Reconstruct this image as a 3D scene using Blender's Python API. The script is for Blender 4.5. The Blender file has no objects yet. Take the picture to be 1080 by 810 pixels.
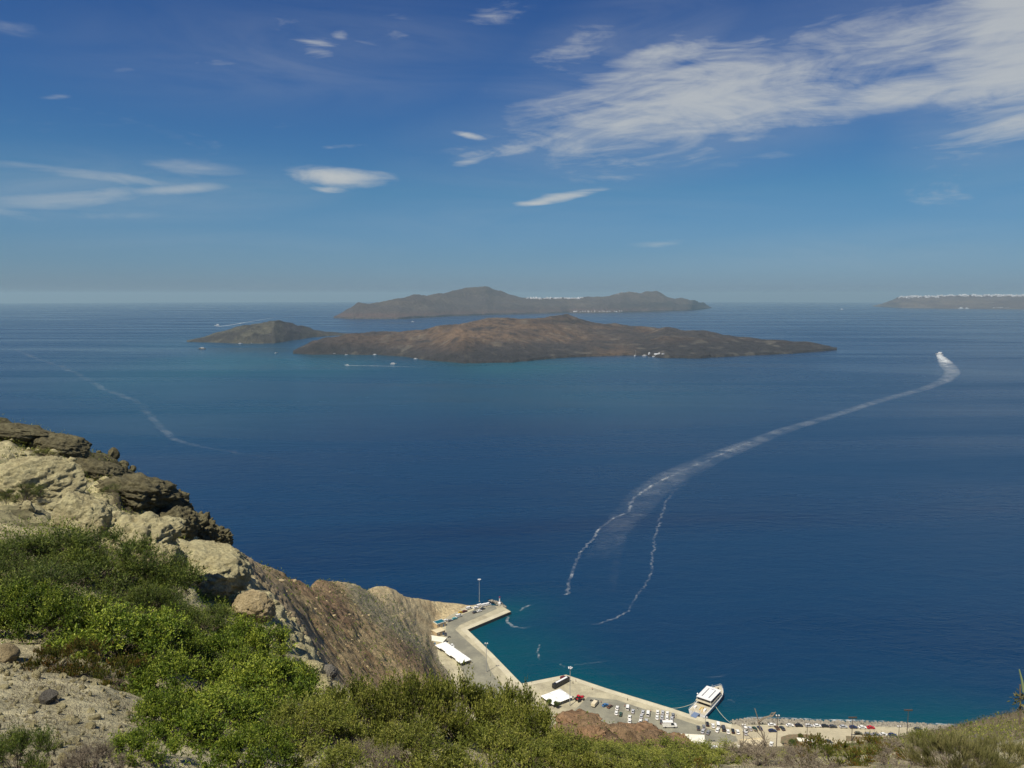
import bpy, bmesh, math, random
import numpy as np
from mathutils import Vector, Matrix
from mathutils.bvhtree import BVHTree
random.seed(7); RNG = np.random.default_rng(7)
sc = bpy.context.scene
COL = sc.collection
# ---------------------------------------------------------------- camera
H = 270.0; FPX = 800.0; RE = 6.37e6
PITCH = math.atan((405-310.8)/FPX); SP, CP = math.sin(PITCH), math.cos(PITCH)
cam_d = bpy.data.cameras.new('camera'); cam = bpy.data.objects.new('camera', cam_d); COL.objects.link(cam)
cam.location = (0,0,H); cam.rotation_euler = (math.pi/2-PITCH,0,0)
cam_d.sensor_width = 36; cam_d.lens = 36*FPX/1080; cam_d.clip_start = .2; cam_d.clip_end = 200000
sc.camera = cam
def az_tan(x,y):
    u=(x-540)/FPX; v=(y-405)/FPX
    fw=CP-v*SP; dz=-SP-v*CP
    return math.atan2(u,fw), dz/math.hypot(u,fw)
def sea_r(t):                      # horizontal range where a ray of slope t meets the curved sea
    a=1/(2*RE); disc=t*t-4*a*H
    if disc<0: return 55000.
    return (-t-math.sqrt(disc))/(2*a)
def G(x,y,z=2.5):                  # pixel -> point on a level plane
    a,t=az_tan(x,y); r=(z-H)/t
    return Vector((r*math.sin(a), r*math.cos(a), z))
def GR(x,y,r):
    a,t=az_tan(x,y); return Vector((r*math.sin(a), r*math.cos(a), H+r*t))
def GS(x,y,dz=0):
    a,t=az_tan(x,y); r=sea_r(t)
    return Vector((r*math.sin(a), r*math.cos(a), -r*r/(2*RE)+dz))
def to_px(P):
    P=np.asarray(P); d=P-np.array([0,0,H])
    f=d[...,1]*CP-d[...,2]*SP; u=d[...,1]*SP+d[...,2]*CP
    return 540+FPX*d[...,0]/f, 405-FPX*u/f
# ---------------------------------------------------------------- noise
def _h(ix,iy,iz):
    n=(ix.astype(np.int64)*73856093)^(iy.astype(np.int64)*19349663)^(iz.astype(np.int64)*83492791)
    n=n.astype(np.uint64)&np.uint64(0xffffffff)
    n=(n^(n>>np.uint64(13)))*np.uint64(1274126177)&np.uint64(0xffffffff)
    n=(n^(n>>np.uint64(16)))*np.uint64(2246822519)&np.uint64(0xffffffff)
    n=n^(n>>np.uint64(15))
    return (n&np.uint64(0xffffff)).astype(np.float64)/float(0xffffff)
def vn(x,y,z):
    x0=np.floor(x);y0=np.floor(y);z0=np.floor(z)
    fx=x-x0;fy=y-y0;fz=z-z0
    fx=fx*fx*(3-2*fx);fy=fy*fy*(3-2*fy);fz=fz*fz*(3-2*fz)
    r=0
    for i in (0,1):
        wx=fx if i else 1-fx
        for j in (0,1):
            wy=fy if j else 1-fy
            for k in (0,1):
                wz=fz if k else 1-fz
                r=r+_h(x0+i,y0+j,z0+k)*wx*wy*wz
    return r
def fbm(x,y,z,o=5,g=.5,l=2.03):
    s=0;a=1;t=0
    for i in range(o):
        s=s+a*(vn(x+i*17.3,y-i*9.1,z+i*5.7)*2-1); t+=a; a*=g; x=x*l;y=y*l;z=z*l
    return s/t
def ridged(x,y,z,o=5,g=.5):
    s=0;a=1;t=0
    for i in range(o):
        s=s+a*(1-abs(vn(x+i*11.3,y-i*7.1,z+i*3.7)*2-1)*1.6); t+=a; a*=g; x=x*2.07;y=y*2.07;z=z*2.07
    return s/t
def worley(x,y,z):
    x0=np.floor(x);y0=np.floor(y);z0=np.floor(z)
    d1=np.full(x.shape,9.);d2=np.full(x.shape,9.);idv=np.zeros(x.shape)
    for i in (-1,0,1):
        for j in (-1,0,1):
            for k in (-1,0,1):
                cx=x0+i;cy=y0+j;cz=z0+k
                hx=_h(cx,cy,cz);hy=_h(cx+31,cy+7,cz+3);hz=_h(cx+5,cy+57,cz+13)
                d=np.sqrt((cx+hx-x)**2+(cy+hy-y)**2+(cz+hz-z)**2)
                m=d<d1
                d2=np.where(m,d1,np.minimum(d2,d)); idv=np.where(m,hx,idv); d1=np.where(m,d,d1)
    return d1,d2,idv
def sstep(a,b,x):
    t=np.clip((x-a)/(b-a),0,1); return t*t*(3-2*t)
# ---------------------------------------------------------------- objects
def tag(o,label=None,cat=None,group=None,kind=None):
    if label: o['label']=label
    if cat: o['category']=cat
    if group: o['group']=group
    if kind: o['kind']=kind
    return o
def empty(name,loc,rz=0,scale=1):
    o=bpy.data.objects.new(name,None); COL.objects.link(o); o.location=loc; o.rotation_euler=(0,0,rz)
    o.scale=(scale,)*3; o.empty_display_size=.2
    return o
def np_mesh(name,V,F,mats,parent=None,attrs=None,smooth=True,link=True,midx=None):
    me=bpy.data.meshes.new(name); V=np.asarray(V,dtype=np.float32); F=np.asarray(F,dtype=np.int32)
    n=F.shape[1]
    me.vertices.add(len(V)); me.vertices.foreach_set('co',V.ravel())
    me.loops.add(F.size); me.loops.foreach_set('vertex_index',F.ravel())
    me.polygons.add(len(F)); me.polygons.foreach_set('loop_start',np.arange(0,F.size,n,dtype=np.int32))
    me.update(calc_edges=True)
    if smooth: me.polygons.foreach_set('use_smooth',np.ones(len(F),dtype=bool))
    else: me.polygons.foreach_set('use_smooth',np.zeros(len(F),dtype=bool))
    for k,(typ,arr) in (attrs or {}).items():
        if typ=='C':
            a=me.attributes.new(k,'FLOAT_COLOR','POINT'); c=np.ones((len(V),4),dtype=np.float32); c[:,:3]=arr; a.data.foreach_set('color',c.ravel())
        else:
            a=me.attributes.new(k,'FLOAT','POINT'); a.data.foreach_set('value',np.asarray(arr,dtype=np.float32).ravel())
    for m in (mats if isinstance(mats,(list,tuple)) else [mats]): me.materials.append(m)
    if midx is not None: me.polygons.foreach_set('material_index',np.asarray(midx,dtype=np.int32))
    me.validate()
    if not link: return me
    o=bpy.data.objects.new(name,me); COL.objects.link(o)
    if parent: o.parent=parent
    return o
def grid_faces(n,m):               # n rows, m cols
    i=np.arange(n-1)[:,None]*m+np.arange(m-1)[None,:]
    return np.stack([i,i+1,i+m+1,i+m],-1).reshape(-1,4)
class MB:
    def __init__(s): s.v=[]; s.f=[]; s.M=Matrix.Identity(4)
    def add(s,vs,fs):
        b=len(s.v); s.v+= [tuple(s.M@Vector(v)) for v in vs]; s.f+=[tuple(b+i for i in f) for f in fs]; return s
    def box(s,x0,x1,y0,y1,z0,z1,tx=1,ty=1,c=0):
        cx,cy=(x0+x1)/2,(y0+y1)/2
        q=[]
        for z,kx,ky in ((z0,1,1),(z1,tx,ty)):
            for x,y in ((x0,y0),(x1,y0),(x1,y1),(x0,y1)): q.append((cx+(x-cx)*kx,cy+(y-cy)*ky,z))
        return s.add(q,[(0,3,2,1),(4,5,6,7),(0,1,5,4),(1,2,6,5),(2,3,7,6),(3,0,4,7)])
    def tube(s,pts,r,n=6,r1=None):
        pts=[Vector(p) for p in pts]; b=[];N=len(pts)
        for i,p in enumerate(pts):
            d=(pts[min(i+1,N-1)]-pts[max(i-1,0)]).normalized()
            a=d.orthogonal().normalized(); c=d.cross(a)
            rr=r if r1 is None else r+(r1-r)*i/(N-1)
            b+=[p+a*rr*math.cos(2*math.pi*k/n)+c*rr*math.sin(2*math.pi*k/n) for k in range(n)]
        f=[(i*n+k,i*n+(k+1)%n,(i+1)*n+(k+1)%n,(i+1)*n+k) for i in range(N-1) for k in range(n)]
        f+=[tuple(range(n))[::-1],tuple((N-1)*n+k for k in range(n))]
        return s.add(b,f)
    def lathe(s,prof,n=12,c=(0,0)):
        b=[(c[0]+r*math.cos(2*math.pi*k/n),c[1]+r*math.sin(2*math.pi*k/n),z) for r,z in prof for k in range(n)]
        f=[(i*n+k,i*n+(k+1)%n,(i+1)*n+(k+1)%n,(i+1)*n+k) for i in range(len(prof)-1) for k in range(n)]
        f+=[tuple(range(n))[::-1],tuple((len(prof)-1)*n+k for k in range(n))]
        return s.add(b,f)
    def prism(s,poly,z0,z1):
        n=len(poly); q=[(x,y,z0) for x,y in poly]+[(x,y,z1) for x,y in poly]
        ar=sum(poly[i][0]*poly[(i+1)%n][1]-poly[(i+1)%n][0]*poly[i][1] for i in range(n))
        f=[tuple(range(n))[::-1],tuple(range(n,2*n))]+[(i,(i+1)%n,n+(i+1)%n,n+i) for i in range(n)]
        if ar<0: f=[t[::-1] for t in f]
        return s.add(q,f)
    def loft(s,rings,cap=True):
        n=len(rings[0]); q=[p for r in rings for p in r]
        f=[(i*n+k,i*n+(k+1)%n,(i+1)*n+(k+1)%n,(i+1)*n+k) for i in range(len(rings)-1) for k in range(n)]
        if cap: f+=[tuple(range(n))[::-1],tuple((len(rings)-1)*n+k for k in range(n))]
        return s.add(q,f)
    def build(s,name,mat,parent=None,bevel=0,smooth=False,link=True):
        me=bpy.data.meshes.new(name); me.from_pydata(s.v,[],s.f); me.materials.append(mat)
        bm=bmesh.new(); bm.from_mesh(me); bmesh.ops.recalc_face_normals(bm,faces=bm.faces)
        if bevel: bmesh.ops.bevel(bm,geom=list(bm.edges),offset=bevel,segments=2,affect='EDGES',clamp_overlap=True)
        bm.to_mesh(me); bm.free()
        if smooth: me.polygons.foreach_set('use_smooth',[True]*len(me.polygons))
        if not link: return me
        o=bpy.data.objects.new(name,me); COL.objects.link(o)
        if parent: o.parent=parent
        return o
def copy_tree(o,parent=None,mats=None):
    c=o.copy(); COL.objects.link(c); c.parent=parent
    for ch in list(o.children): copy_tree(ch,c)
    return c
# ---------------------------------------------------------------- materials
def newmat(name):
    m=bpy.data.materials.new(name); m.use_nodes=True; nt=m.node_tree
    return m,nt,nt.nodes['Principled BSDF']
def N(nt,t,**k):
    n=nt.nodes.new(t)
    for a,b in k.items():
        if a=='ins':
            for q,v in b.items():
                if isinstance(v,bpy.types.NodeSocket): nt.links.new(v,n.inputs[q])
                else: n.inputs[q].default_value=v
        else: setattr(n,a,b)
    return n
def paint(name,c,rough=.5,metal=0,var=.12,scale=2.,dirt=.0):
    m,nt,b=newmat(name)
    g=N(nt,'ShaderNodeTexCoord')
    n1=N(nt,'ShaderNodeTexNoise',ins={'Vector':g.outputs['Object'],'Scale':scale,'Detail':5.})
    r=N(nt,'ShaderNodeMapRange',ins={'Value':n1.outputs[0],'From Min':.3,'From Max':.7,'To Min':1-var,'To Max':1+var*.4})
    v=N(nt,'ShaderNodeMix',data_type='RGBA',blend_type='MULTIPLY',ins={0:1.,6:(*c,1),7:r.outputs[0]})
    nt.links.new(v.outputs[2],b.inputs['Base Color'])
    b.inputs['Roughness'].default_value=rough; b.inputs['Metallic'].default_value=metal
    return m
# ================================================================ light and sky
SUN_EL=math.radians(60); SUN_D=Vector((-.62,-.78,0)).normalized()
sd=bpy.data.lights.new('sun','SUN'); sd.energy=5.0; sd.angle=math.radians(.5); sd.color=(1,.92,.77)
sun=bpy.data.objects.new('sun',sd); COL.objects.link(sun)
sv=Vector((SUN_D.x*math.cos(SUN_EL),SUN_D.y*math.cos(SUN_EL),math.sin(SUN_EL)))
sun.rotation_euler=(-sv).to_track_quat('-Z','Y').to_euler(); sun.location=(0,0,400)
W=bpy.data.worlds.new('World'); sc.world=W; W.use_nodes=True; nt=W.node_tree
bg=nt.nodes['Background']
sky=N(nt,'ShaderNodeTexSky'); sky.sky_type='NISHITA'; sky.sun_disc=False
sky.sun_elevation=SUN_EL; sky.sun_rotation=math.atan2(SUN_D.x,SUN_D.y)
sky.altitude=300; sky.air_density=1.0; sky.dust_density=.6; sky.ozone_density=3.
tc=N(nt,'ShaderNodeTexCoord')
sep=N(nt,'ShaderNodeSeparateXYZ',ins={0:tc.outputs['Generated']})
def MA(op,a,b=0.,c=0.,clamp=False,nt=nt):
    n=nt.nodes.new('ShaderNodeMath'); n.operation=op; n.use_clamp=clamp
    for i,v in enumerate((a,b,c)):
        if isinstance(v,bpy.types.NodeSocket): nt.links.new(v,n.inputs[i])
        else: n.inputs[i].default_value=v
    return n.outputs[0]
azn=MA('ARCTAN2',sep.outputs[0],sep.outputs[1]); eln=MA('ARCSINE',sep.outputs[2])
P=N(nt,'ShaderNodeCombineXYZ',ins={0:azn,1:eln}).outputs[0]
def ang(x,y):
    a,t=az_tan(x,y); return a,math.atan(t)
def blob(x,y,w,h,tilt,soft=1.):
    a,e=ang(x,y)
    mp=N(nt,'ShaderNodeMapping',vector_type='TEXTURE',ins={'Vector':P,'Location':(a,e,0),'Rotation':(0,0,math.radians(tilt)),'Scale':(w/FPX,h/FPX,1)})
    ln=N(nt,'ShaderNodeVectorMath',operation='LENGTH',ins={0:mp.outputs[0]})
    return N(nt,'ShaderNodeMapRange',interpolation_type='SMOOTHSTEP',ins={'Value':ln.outputs['Value'],'From Min':1.,'From Max':1-soft,'To Min':0.,'To Max':1.}).outputs[0]
def mx(l,op='MAXIMUM'):
    r=l[0]
    for q in l[1:]: r=MA(op,r,q)
    return r
def streak(tilt,sx,sy,scale,dist=.6,det=8.,off=0.):
    mp=N(nt,'ShaderNodeMapping',ins={'Vector':P,'Location':(off,off*.7,off),'Rotation':(0,0,math.radians(-tilt)),'Scale':(sx,sy,1)})
    return N(nt,'ShaderNodeTexNoise',ins={'Vector':mp.outputs[0],'Scale':scale,'Detail':det,'Roughness':.62,'Distortion':dist}).outputs[0]
nA=streak(14,2.2,9,1.9,.9,10,3.1); nB=streak(14,6,30,1.6,1.4,10,7.); nC=streak(6,3,16,2.2,.7,9,1.3); nD=streak(25,12,22,2.,2.,8,5.); nE=streak(13,1.6,11,1.5,1.6,6,11.)
# broad cirrus band, upper right
def lay(mask,noise,k,lo,hi,fine=None,fk=.35):
    v=MA('MULTIPLY_ADD',mask,k,noise)
    if fine is not None: v=MA('MULTIPLY_ADD',MA('SUBTRACT',fine,.5),fk,v)
    return N(nt,'ShaderNodeMapRange',interpolation_type='SMOOTHSTEP',ins={'Value':v,'From Min':lo,'From Max':hi}).outputs[0]
band=mx([MA('MULTIPLY',blob(*b[:5]),b[5]) for b in [(760,105,430,95,11,1.),(720,118,300,50,10,1.),(1085,50,170,150,60,1.25),(930,60,200,60,10,.8),
     (620,42,120,40,14,.62),(700,60,130,40,20,.9),(560,150,140,30,12,.7),(900,40,150,50,20,.7),(960,95,160,36,3,1.),(500,165,60,12,15,.8),(560,130,180,30,14,.55)]])
nA2=MA('MULTIPLY_ADD',nA,2.3,-.65)
c1=MA('MULTIPLY',lay(band,nA2,1.2,.82,2.05,nB,1.1),.80)
veil=MA('MULTIPLY',MA('MULTIPLY',band,MA('MULTIPLY_ADD',nE,1.3,-.25,clamp=True)),.42)
left=mx([MA('MULTIPLY',blob(*b[:5]),b[5]) for b in [(60,212,170,20,8,.8),(190,200,90,12,7,.95),(110,186,200,11,-3,.8),(200,178,110,18,0,.7),(120,228,150,14,4,.6),(20,34,80,20,-4,.55),(60,102,30,5,12,.6),(255,70,40,7,-8,.5),(130,74,30,6,10,.5)]])
c2=MA('MULTIPLY',lay(left,nC,.9,.72,1.7,nB,.3),.68)
veil2=MA('MULTIPLY',MA('MULTIPLY',mx([MA('MULTIPLY',blob(*b[:5]),b[5]) for b in [(110,200,300,48,3,1.),(330,60,330,70,4,.6),(560,230,420,50,2,.35),(900,262,330,34,2,.5),(240,255,300,26,0,.4),(640,60,200,70,18,.9)]]),MA('MULTIPLY_ADD',nE,2.0,-.55,clamp=True)),.30)
small=mx([MA('MULTIPLY',blob(*b[:5]),b[5]) for b in [(362,187,98,19,-2,1.),(345,200,40,8,0,.7),(495,143,34,7,-10,1.),(500,168,62,11,15,.75),(600,206,100,10,10,.9),(565,214,45,6,4,.9),(335,52,55,22,-8,.6),(360,35,20,11,0,.6),(510,20,90,22,10,.62),(420,30,90,34,12,.5),(300,28,80,20,8,.4),(240,66,60,12,8,.5),(370,154,60,5,5,.5),(690,258,60,7,4,.5),(430,48,60,10,-8,.4),(650,262,120,8,3,.3),(880,250,90,6,5,.3)]])
c3=MA('MULTIPLY',lay(small,nC,1.05,.80,1.75,nB,1.1),.88)
cl=mx([c1,c2,c3,veil,veil2])
# a little extra blue high up, a warm grey veil low down, the way the clear air of that day looked
tint=N(nt,'ShaderNodeValToRGB',ins={0:MA('MULTIPLY',eln,2.)}); e=tint.color_ramp.elements
e[0].position=0; e[0].color=(.56,.80,1.30,1); e[1].position=1; e[1].color=(.30,.56,1.10,1)
for p_,c_ in ((.10,(.49,.77,1.14,1)),(.26,(.42,.82,1.10,1)),(.5,(.34,.70,1.14,1))): q=e.new(p_); q.color=c_
skc=N(nt,'ShaderNodeMix',data_type='RGBA',blend_type='MULTIPLY',ins={0:1.,6:sky.outputs[0],7:tint.outputs[0]})
out=N(nt,'ShaderNodeMix',data_type='RGBA',ins={0:cl,6:skc.outputs[2],7:(8.6,8.9,8.8,1)})
nt.links.new(out.outputs[2],bg.inputs[0]); bg.inputs[1].default_value=.056
sc.view_settings.view_transform='Standard'; sc.view_settings.look='None'; sc.view_settings.gamma=1; sc.view_settings.use_curve_mapping=False
sc.view_settings.exposure=.16
sc.cycles.volume_bounces=0; sc.cycles.max_bounces=4; sc.cycles.diffuse_bounces=2; sc.cycles.glossy_bounces=2; sc.cycles.transparent_max_bounces=8
# ================================================================ sea
azs=np.concatenate([np.linspace(-180,-52,40,endpoint=False),np.linspace(-52,52,420),np.linspace(52,180,40)[1:]])*math.pi/180
rs=np.concatenate([np.geomspace(60,3000,180,endpoint=False),np.geomspace(3000,63000,160)])
A,R=np.meshgrid(azs,rs)
V=np.stack([R*np.sin(A),R*np.cos(A),-R*R/(2*RE)],-1).reshape(-1,3)
px,py=to_px(V); front=(V[:,1]>0)
def gb(cx,cy,sx,sy,ang=0):
    c,s=math.cos(math.radians(ang)),math.sin(math.radians(ang)); dx=px-cx;dy=py-cy
    u=(dx*c+dy*s)/sx; v=(-dx*s+dy*c)/sy
    return np.exp(-(u*u+v*v))
X,Y=V[:,0],V[:,1]
n1=fbm(X/400,Y/900,Y*0,4); n2=fbm(X/60,Y/60,Y*0,4)
shore=np.array([[538,645],[493,664],[520,690],[550,721],[597,712],[640,727],[710,748],[773,764],[860,762],[1000,766],[1080,775]],float)
sw=np.array([G(a,b,0)[:2] for a,b in shore])
dmin=np.full(len(V),1e9)
for p,q in zip(sw[:-1],sw[1:]):
    d=q-p; t=np.clip(((X-p[0])*d[0]+(Y-p[1])*d[1])/(d@d),0,1); dmin=np.minimum(dmin,np.hypot(X-p[0]-t*d[0],Y-p[1]-t*d[1]))
teal=np.exp(-(dmin/(30+10*n2))**1.2)*1.05
teal=np.maximum(teal,.9*np.exp(-((X-G(530,690,0).x)**2+(Y-G(530,690,0).y)**2)/(62**2)))
tq=.65*gb(600,386,120,9)+.6*gb(420,384,150,16)+.6*gb(250,372,110,18)+.62*gb(160,420,140,40)+.4*gb(560,415,260,28)
tq=tq*(.75+.5*n1)
o=np_mesh('sea',V,grid_faces(len(rs),len(azs)),[],attrs={'shallow':('F',np.clip(teal,0,1)*front),'milky':('F',np.clip(tq,0,1)*front)})
tag(o,kind='structure')
m,nt,b=newmat('sea_water')
g=N(nt,'ShaderNodeNewGeometry'); pos=g.outputs['Position']
a1=N(nt,'ShaderNodeAttribute',attribute_name='shallow').outputs['Fac']; a2=N(nt,'ShaderNodeAttribute',attribute_name='milky').outputs['Fac']
def tx(scale,det=4.,rot=0.,sx=1.,sy=1.,rough=.55,dist=0.):
    mp=N(nt,'ShaderNodeMapping',ins={'Vector':pos,'Rotation':(0,0,math.radians(rot)),'Scale':(sx,sy,1)})
    return N(nt,'ShaderNodeTexNoise',ins={'Vector':mp.outputs[0],'Scale':scale,'Detail':det,'Roughness':rough,'Distortion':dist}).outputs[0]
big=tx(.0011,7.,18,.35,2.4,.62,1.1); mid=tx(.012,4.,10,.4,1.6)
def mixc(f,a,bb,nt=nt,bt='MIX'):
    ins={0:f}
    for k,v in ((6,a),(7,bb)): ins[k]=v if isinstance(v,bpy.types.NodeSocket) else (*v,1)
    return N(nt,'ShaderNodeMix',data_type='RGBA',blend_type=bt,ins=ins).outputs[2]
bf=N(nt,'ShaderNodeMapRange',ins={'Value':big,'From Min':.35,'From Max':.65}).outputs[0]
c=mixc(bf,(.0012,.019,.062),(.0036,.034,.088))
c=mixc(a2,c,(.010,.085,.105)); c=mixc(a1,c,(.001,.055,.078))
nt.links.new(c,b.inputs['Base Color']); b.inputs['IOR'].default_value=1.333
rr=N(nt,'ShaderNodeMapRange',ins={'Value':big,'From Min':.3,'From Max':.7,'To Min':.10,'To Max':.40}).outputs[0]
nt.links.new(rr,b.inputs['Roughness'])
b.inputs['Specular IOR Level'].default_value=.26
h=MA('ADD',MA('MULTIPLY',tx(.075,4.,-14,.55,1.4,.6,.6),2.0,nt=nt),MA('MULTIPLY',tx(.35,3.,8,.6,1.5,.6,.3),.55,nt=nt),nt=nt)
h=MA('ADD',h,MA('MULTIPLY',tx(.016,2.,-20,.5,1.6,.5),1.6,nt=nt),nt=nt)
bp=N(nt,'ShaderNodeBump',ins={'Height':h,'Strength':1.,'Distance':.75})
nt.links.new(bp.outputs[0],b.inputs['Normal'])
o.data.materials.append(m)
# ================================================================ haze
hb=MB().box(-66000,66000,-66000,66000,-360,420)
m=bpy.data.materials.new('air'); m.use_nodes=True; nt=m.node_tree
for n in list(nt.nodes):
    if n.type=='BSDF_PRINCIPLED': nt.nodes.remove(n)
pv=N(nt,'ShaderNodeVolumePrincipled',ins={'Color':(.54,.78,.88,1),'Density':3.8e-5,'Anisotropy':.1})
nt.links.new(pv.outputs[0],[n for n in nt.nodes if n.type=='OUTPUT_MATERIAL'][0].inputs['Volume'])
tag(hb.build('haze',m),kind='stuff')
# ================================================================ lofted land
def smooth1(a,k,axis):
    if k<=0: return a
    w=np.exp(-np.linspace(-2,2,2*k+1)**2); w/=w.sum()
    p=[(0,0)]*a.ndim; p[axis]=(k,k); q=np.pad(a,p,mode='edge')
    return np.apply_along_axis(lambda v:np.convolve(v,w,'valid'),axis,q)
def loft_land(lines,azg,lnr,ks=8,kr=2):
    L=[];T=[]
    for ln in lines:
        aa=[];ll=[];tt=[]
        for e in ln:
            if e[0]=='z': _,x,r,z=e; a=az_tan(x,600)[0]; t=(z-H)/r
            elif e[0]=='s': _,x,y,z=e; a,t=az_tan(x,y); r=(z-H)/t     # pixel on the level z
            else: x,y,r=e; a,t=az_tan(x,y)
            if e[0]=='e': pass
            aa.append(a);ll.append(math.log(r));tt.append(t)
        k=np.argsort(aa); aa=np.array(aa)[k];ll=np.array(ll)[k];tt=np.array(tt)[k]
        L.append(smooth1(np.interp(azg,aa,ll),ks,0)); T.append(smooth1(np.interp(azg,aa,tt),ks,0))
    L=np.array(L);T=np.array(T)
    for i in range(1,len(L)): L[i]=np.maximum(L[i],L[i-1]+.004)
    Z=np.empty((len(lnr),len(azg)))
    for j in range(len(azg)): Z[:,j]=np.interp(lnr,L[:,j],T[:,j])
    Z=smooth1(Z,kr,0)
    R=np.exp(lnr)[:,None]
    return H+R*Z
def normals(P):
    a=np.gradient(P,axis=1); b=np.gradient(P,axis=0); n=np.cross(a,b); n/=np.linalg.norm(n,axis=-1,keepdims=True)+1e-9
    return n*np.sign(n[...,2:3]+1e-9)
Q='z'; S='s'
Lines=[
 [(Q,0,1.4,H-1.75),(Q,1080,1.4,H-1.75)],
 [(-200,850,4.6),(0,850,4.6),(300,850,5.2),(600,850,5.6),(1080,850,6.5),(1280,850,6.5)],
 [(-200,735,10),(0,722,10),(100,735,9.5),(200,735,11),(300,745,12),(400,775,10),(500,795,9),(600,806,10),(700,812,12),(800,812,13),(900,808,13),(1000,800,13),(1080,790,13),(1280,770,13)],
 [(-200,620,20),(0,600,21),(100,605,21),(200,655,20),(260,682,20),(320,718,20),(400,750,14),(500,772,12.5),(600,795,14),(700,806,20),(800,804,23),(900,800,24),(1000,788,25),(1080,780,24),(1280,760,24)],
 [(-200,500,36),(0,520,33),(100,566,32),(180,600,31),(240,650,30),(280,672,31),(330,722,28),(400,755,18),(500,765,15),(600,788,18),(700,801,30),(800,799,36),(900,795,40),(1000,780,42),(1080,768,40),(1280,740,40)],
 [(-200,405,52),(0,452,48),(60,470,47),(110,490,47),(160,520,47),(200,548,48),(240,578,52),(262,610,50),(300,655,52),(350,722,48),(400,775,45),(500,800,45),(600,812,50),(700,808,60),(800,801,70),(900,796,80),(1000,774,80),(1080,757,80),(1280,720,80)],
 [(Q,-200,110,175),(Q,0,105,180),(Q,110,100,186),(Q,200,100,188),(242,585,95),(265,592,115),(300,632,115),(335,685,115),(380,740,115),(430,800,110),(500,840,110),(560,830,110),(590,802,120),(650,803,125),(740,806,130),(800,804,130),(900,793,140),(1000,771,150),(1080,754,140),(1280,700,140)],
 [(Q,-200,240,60),(Q,0,240,60),(Q,200,230,90),(262,598,200),(290,603,205),(320,628,200),(360,672,190),(400,712,190),(440,740,190),(500,800,190),(560,790,170),(592,761,165),(620,754.5,170),(650,761,172),(680,769,175),(715,778,178),(738,789,180),(765,797,180),(800,798,190),(900,790,210),(1000,769,220),(1080,751,200),(1280,690,200)],
 [(Q,-200,330,5),(Q,0,330,5),(Q,200,330,20),(275,610,290),(315,610,290),(350,640,300),(390,680,290),(430,712,290),(470,745,290),(520,800,300),(560,815,300),(Q,620,300,40),(Q,700,300,42),(Q,760,300,50),(800,793,300),(860,791,300),(900,788,310),(1000,770.5,330),(Q,1080,330,40),(Q,1280,330,60)],
 [(Q,-200,430,-8),(Q,0,430,-8),(Q,200,430,-8),(Q,290,400,10),(330,613,370),(350,615,385),(380,640,400),(420,672,420),(445,697,440),(Q,480,440,5),(Q,560,420,1),(Q,640,410,1),(Q,720,410,1),(760,792,405),(800,790.5,405),(860,788.5,405),(920,784,412),(965,781,418),(1000,771.5,430),(Q,1080,420,-8),(Q,1280,420,-8)],
 [(Q,-200,470,-12),(Q,200,480,-12),(Q,300,480,-12),(345,614,400+30),(375,617,470),(405,640,500),(432,665,520),(446,678,535),(S,458,694,3),(S,475,706,1),(Q,520,470,1),(Q,560,450,1),(Q,640,440,1),(Q,700,425,1),(S,760,788,1.5),(S,800,788,1.5),(S,860,786.5,1.5),(S,920,782.5,1.5),(S,965,779.5,1.5),(S,1000,771,1.5),(Q,1080,460,-10),(Q,1280,460,-10)],
 [(Q,-200,560,-12),(Q,300,560,-12),(345,640,500),(390,625,530),(410,629,545),(430,645,560),(448,660,572),(S,458,654,3),(S,472,647,2.7),(S,488,640.8,2.7),(S,505,637.5,2.7),(S,520,637,2.5),(Q,532,622,-6),(Q,560,560,-8),(Q,700,520,-8),(Q,900,470,-8),(Q,1280,500,-12)],
 [(Q,-200,600,-14),(Q,300,600,-14),(360,640,560),(395,618.5,555),(412,619.5,570),(424,628,580),(438,631,600),(455,633.5,622),(470,635,634),(488,637,641),(500,638.3,645),(Q,512,650,-1),(Q,524,650,-4),(Q,540,640,-10),(Q,1280,640,-14)],
 [(Q,-200,700,-20),(Q,250,700,-20),(Q,300,640,-18),(Q,390,610,-16),(Q,412,625,-14),(Q,424,632,-14),(Q,438,650,-14),(Q,470,672,-14),(Q,500,678,-14),(Q,1280,700,-20)],
 [(Q,-200,900,-30),(Q,1280,900,-30)],
]
azg=np.concatenate([np.linspace(-80,-37,50,endpoint=False),np.linspace(-37,37,860),np.linspace(37,80,50)[1:]])*math.pi/180
lnr=np.log(np.concatenate([np.geomspace(1.4,5,20,endpoint=False),np.geomspace(5,62,420,endpoint=False),np.geomspace(62,120,60,endpoint=False),np.geomspace(120,230,170,endpoint=False),np.geomspace(230,700,190,endpoint=False),np.geomspace(700,900,8)]))
Zt=loft_land(Lines,azg,lnr)
AZ,LR=np.meshgrid(azg,lnr); RR=np.exp(LR)
Pt=np.stack([RR*np.sin(AZ),RR*np.cos(AZ),Zt],-1)
PX,PY=to_px(Pt)
Nn=normals(Pt)
x,y,z=Pt[...,0],Pt[...,1],Pt[...,2]
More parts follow.
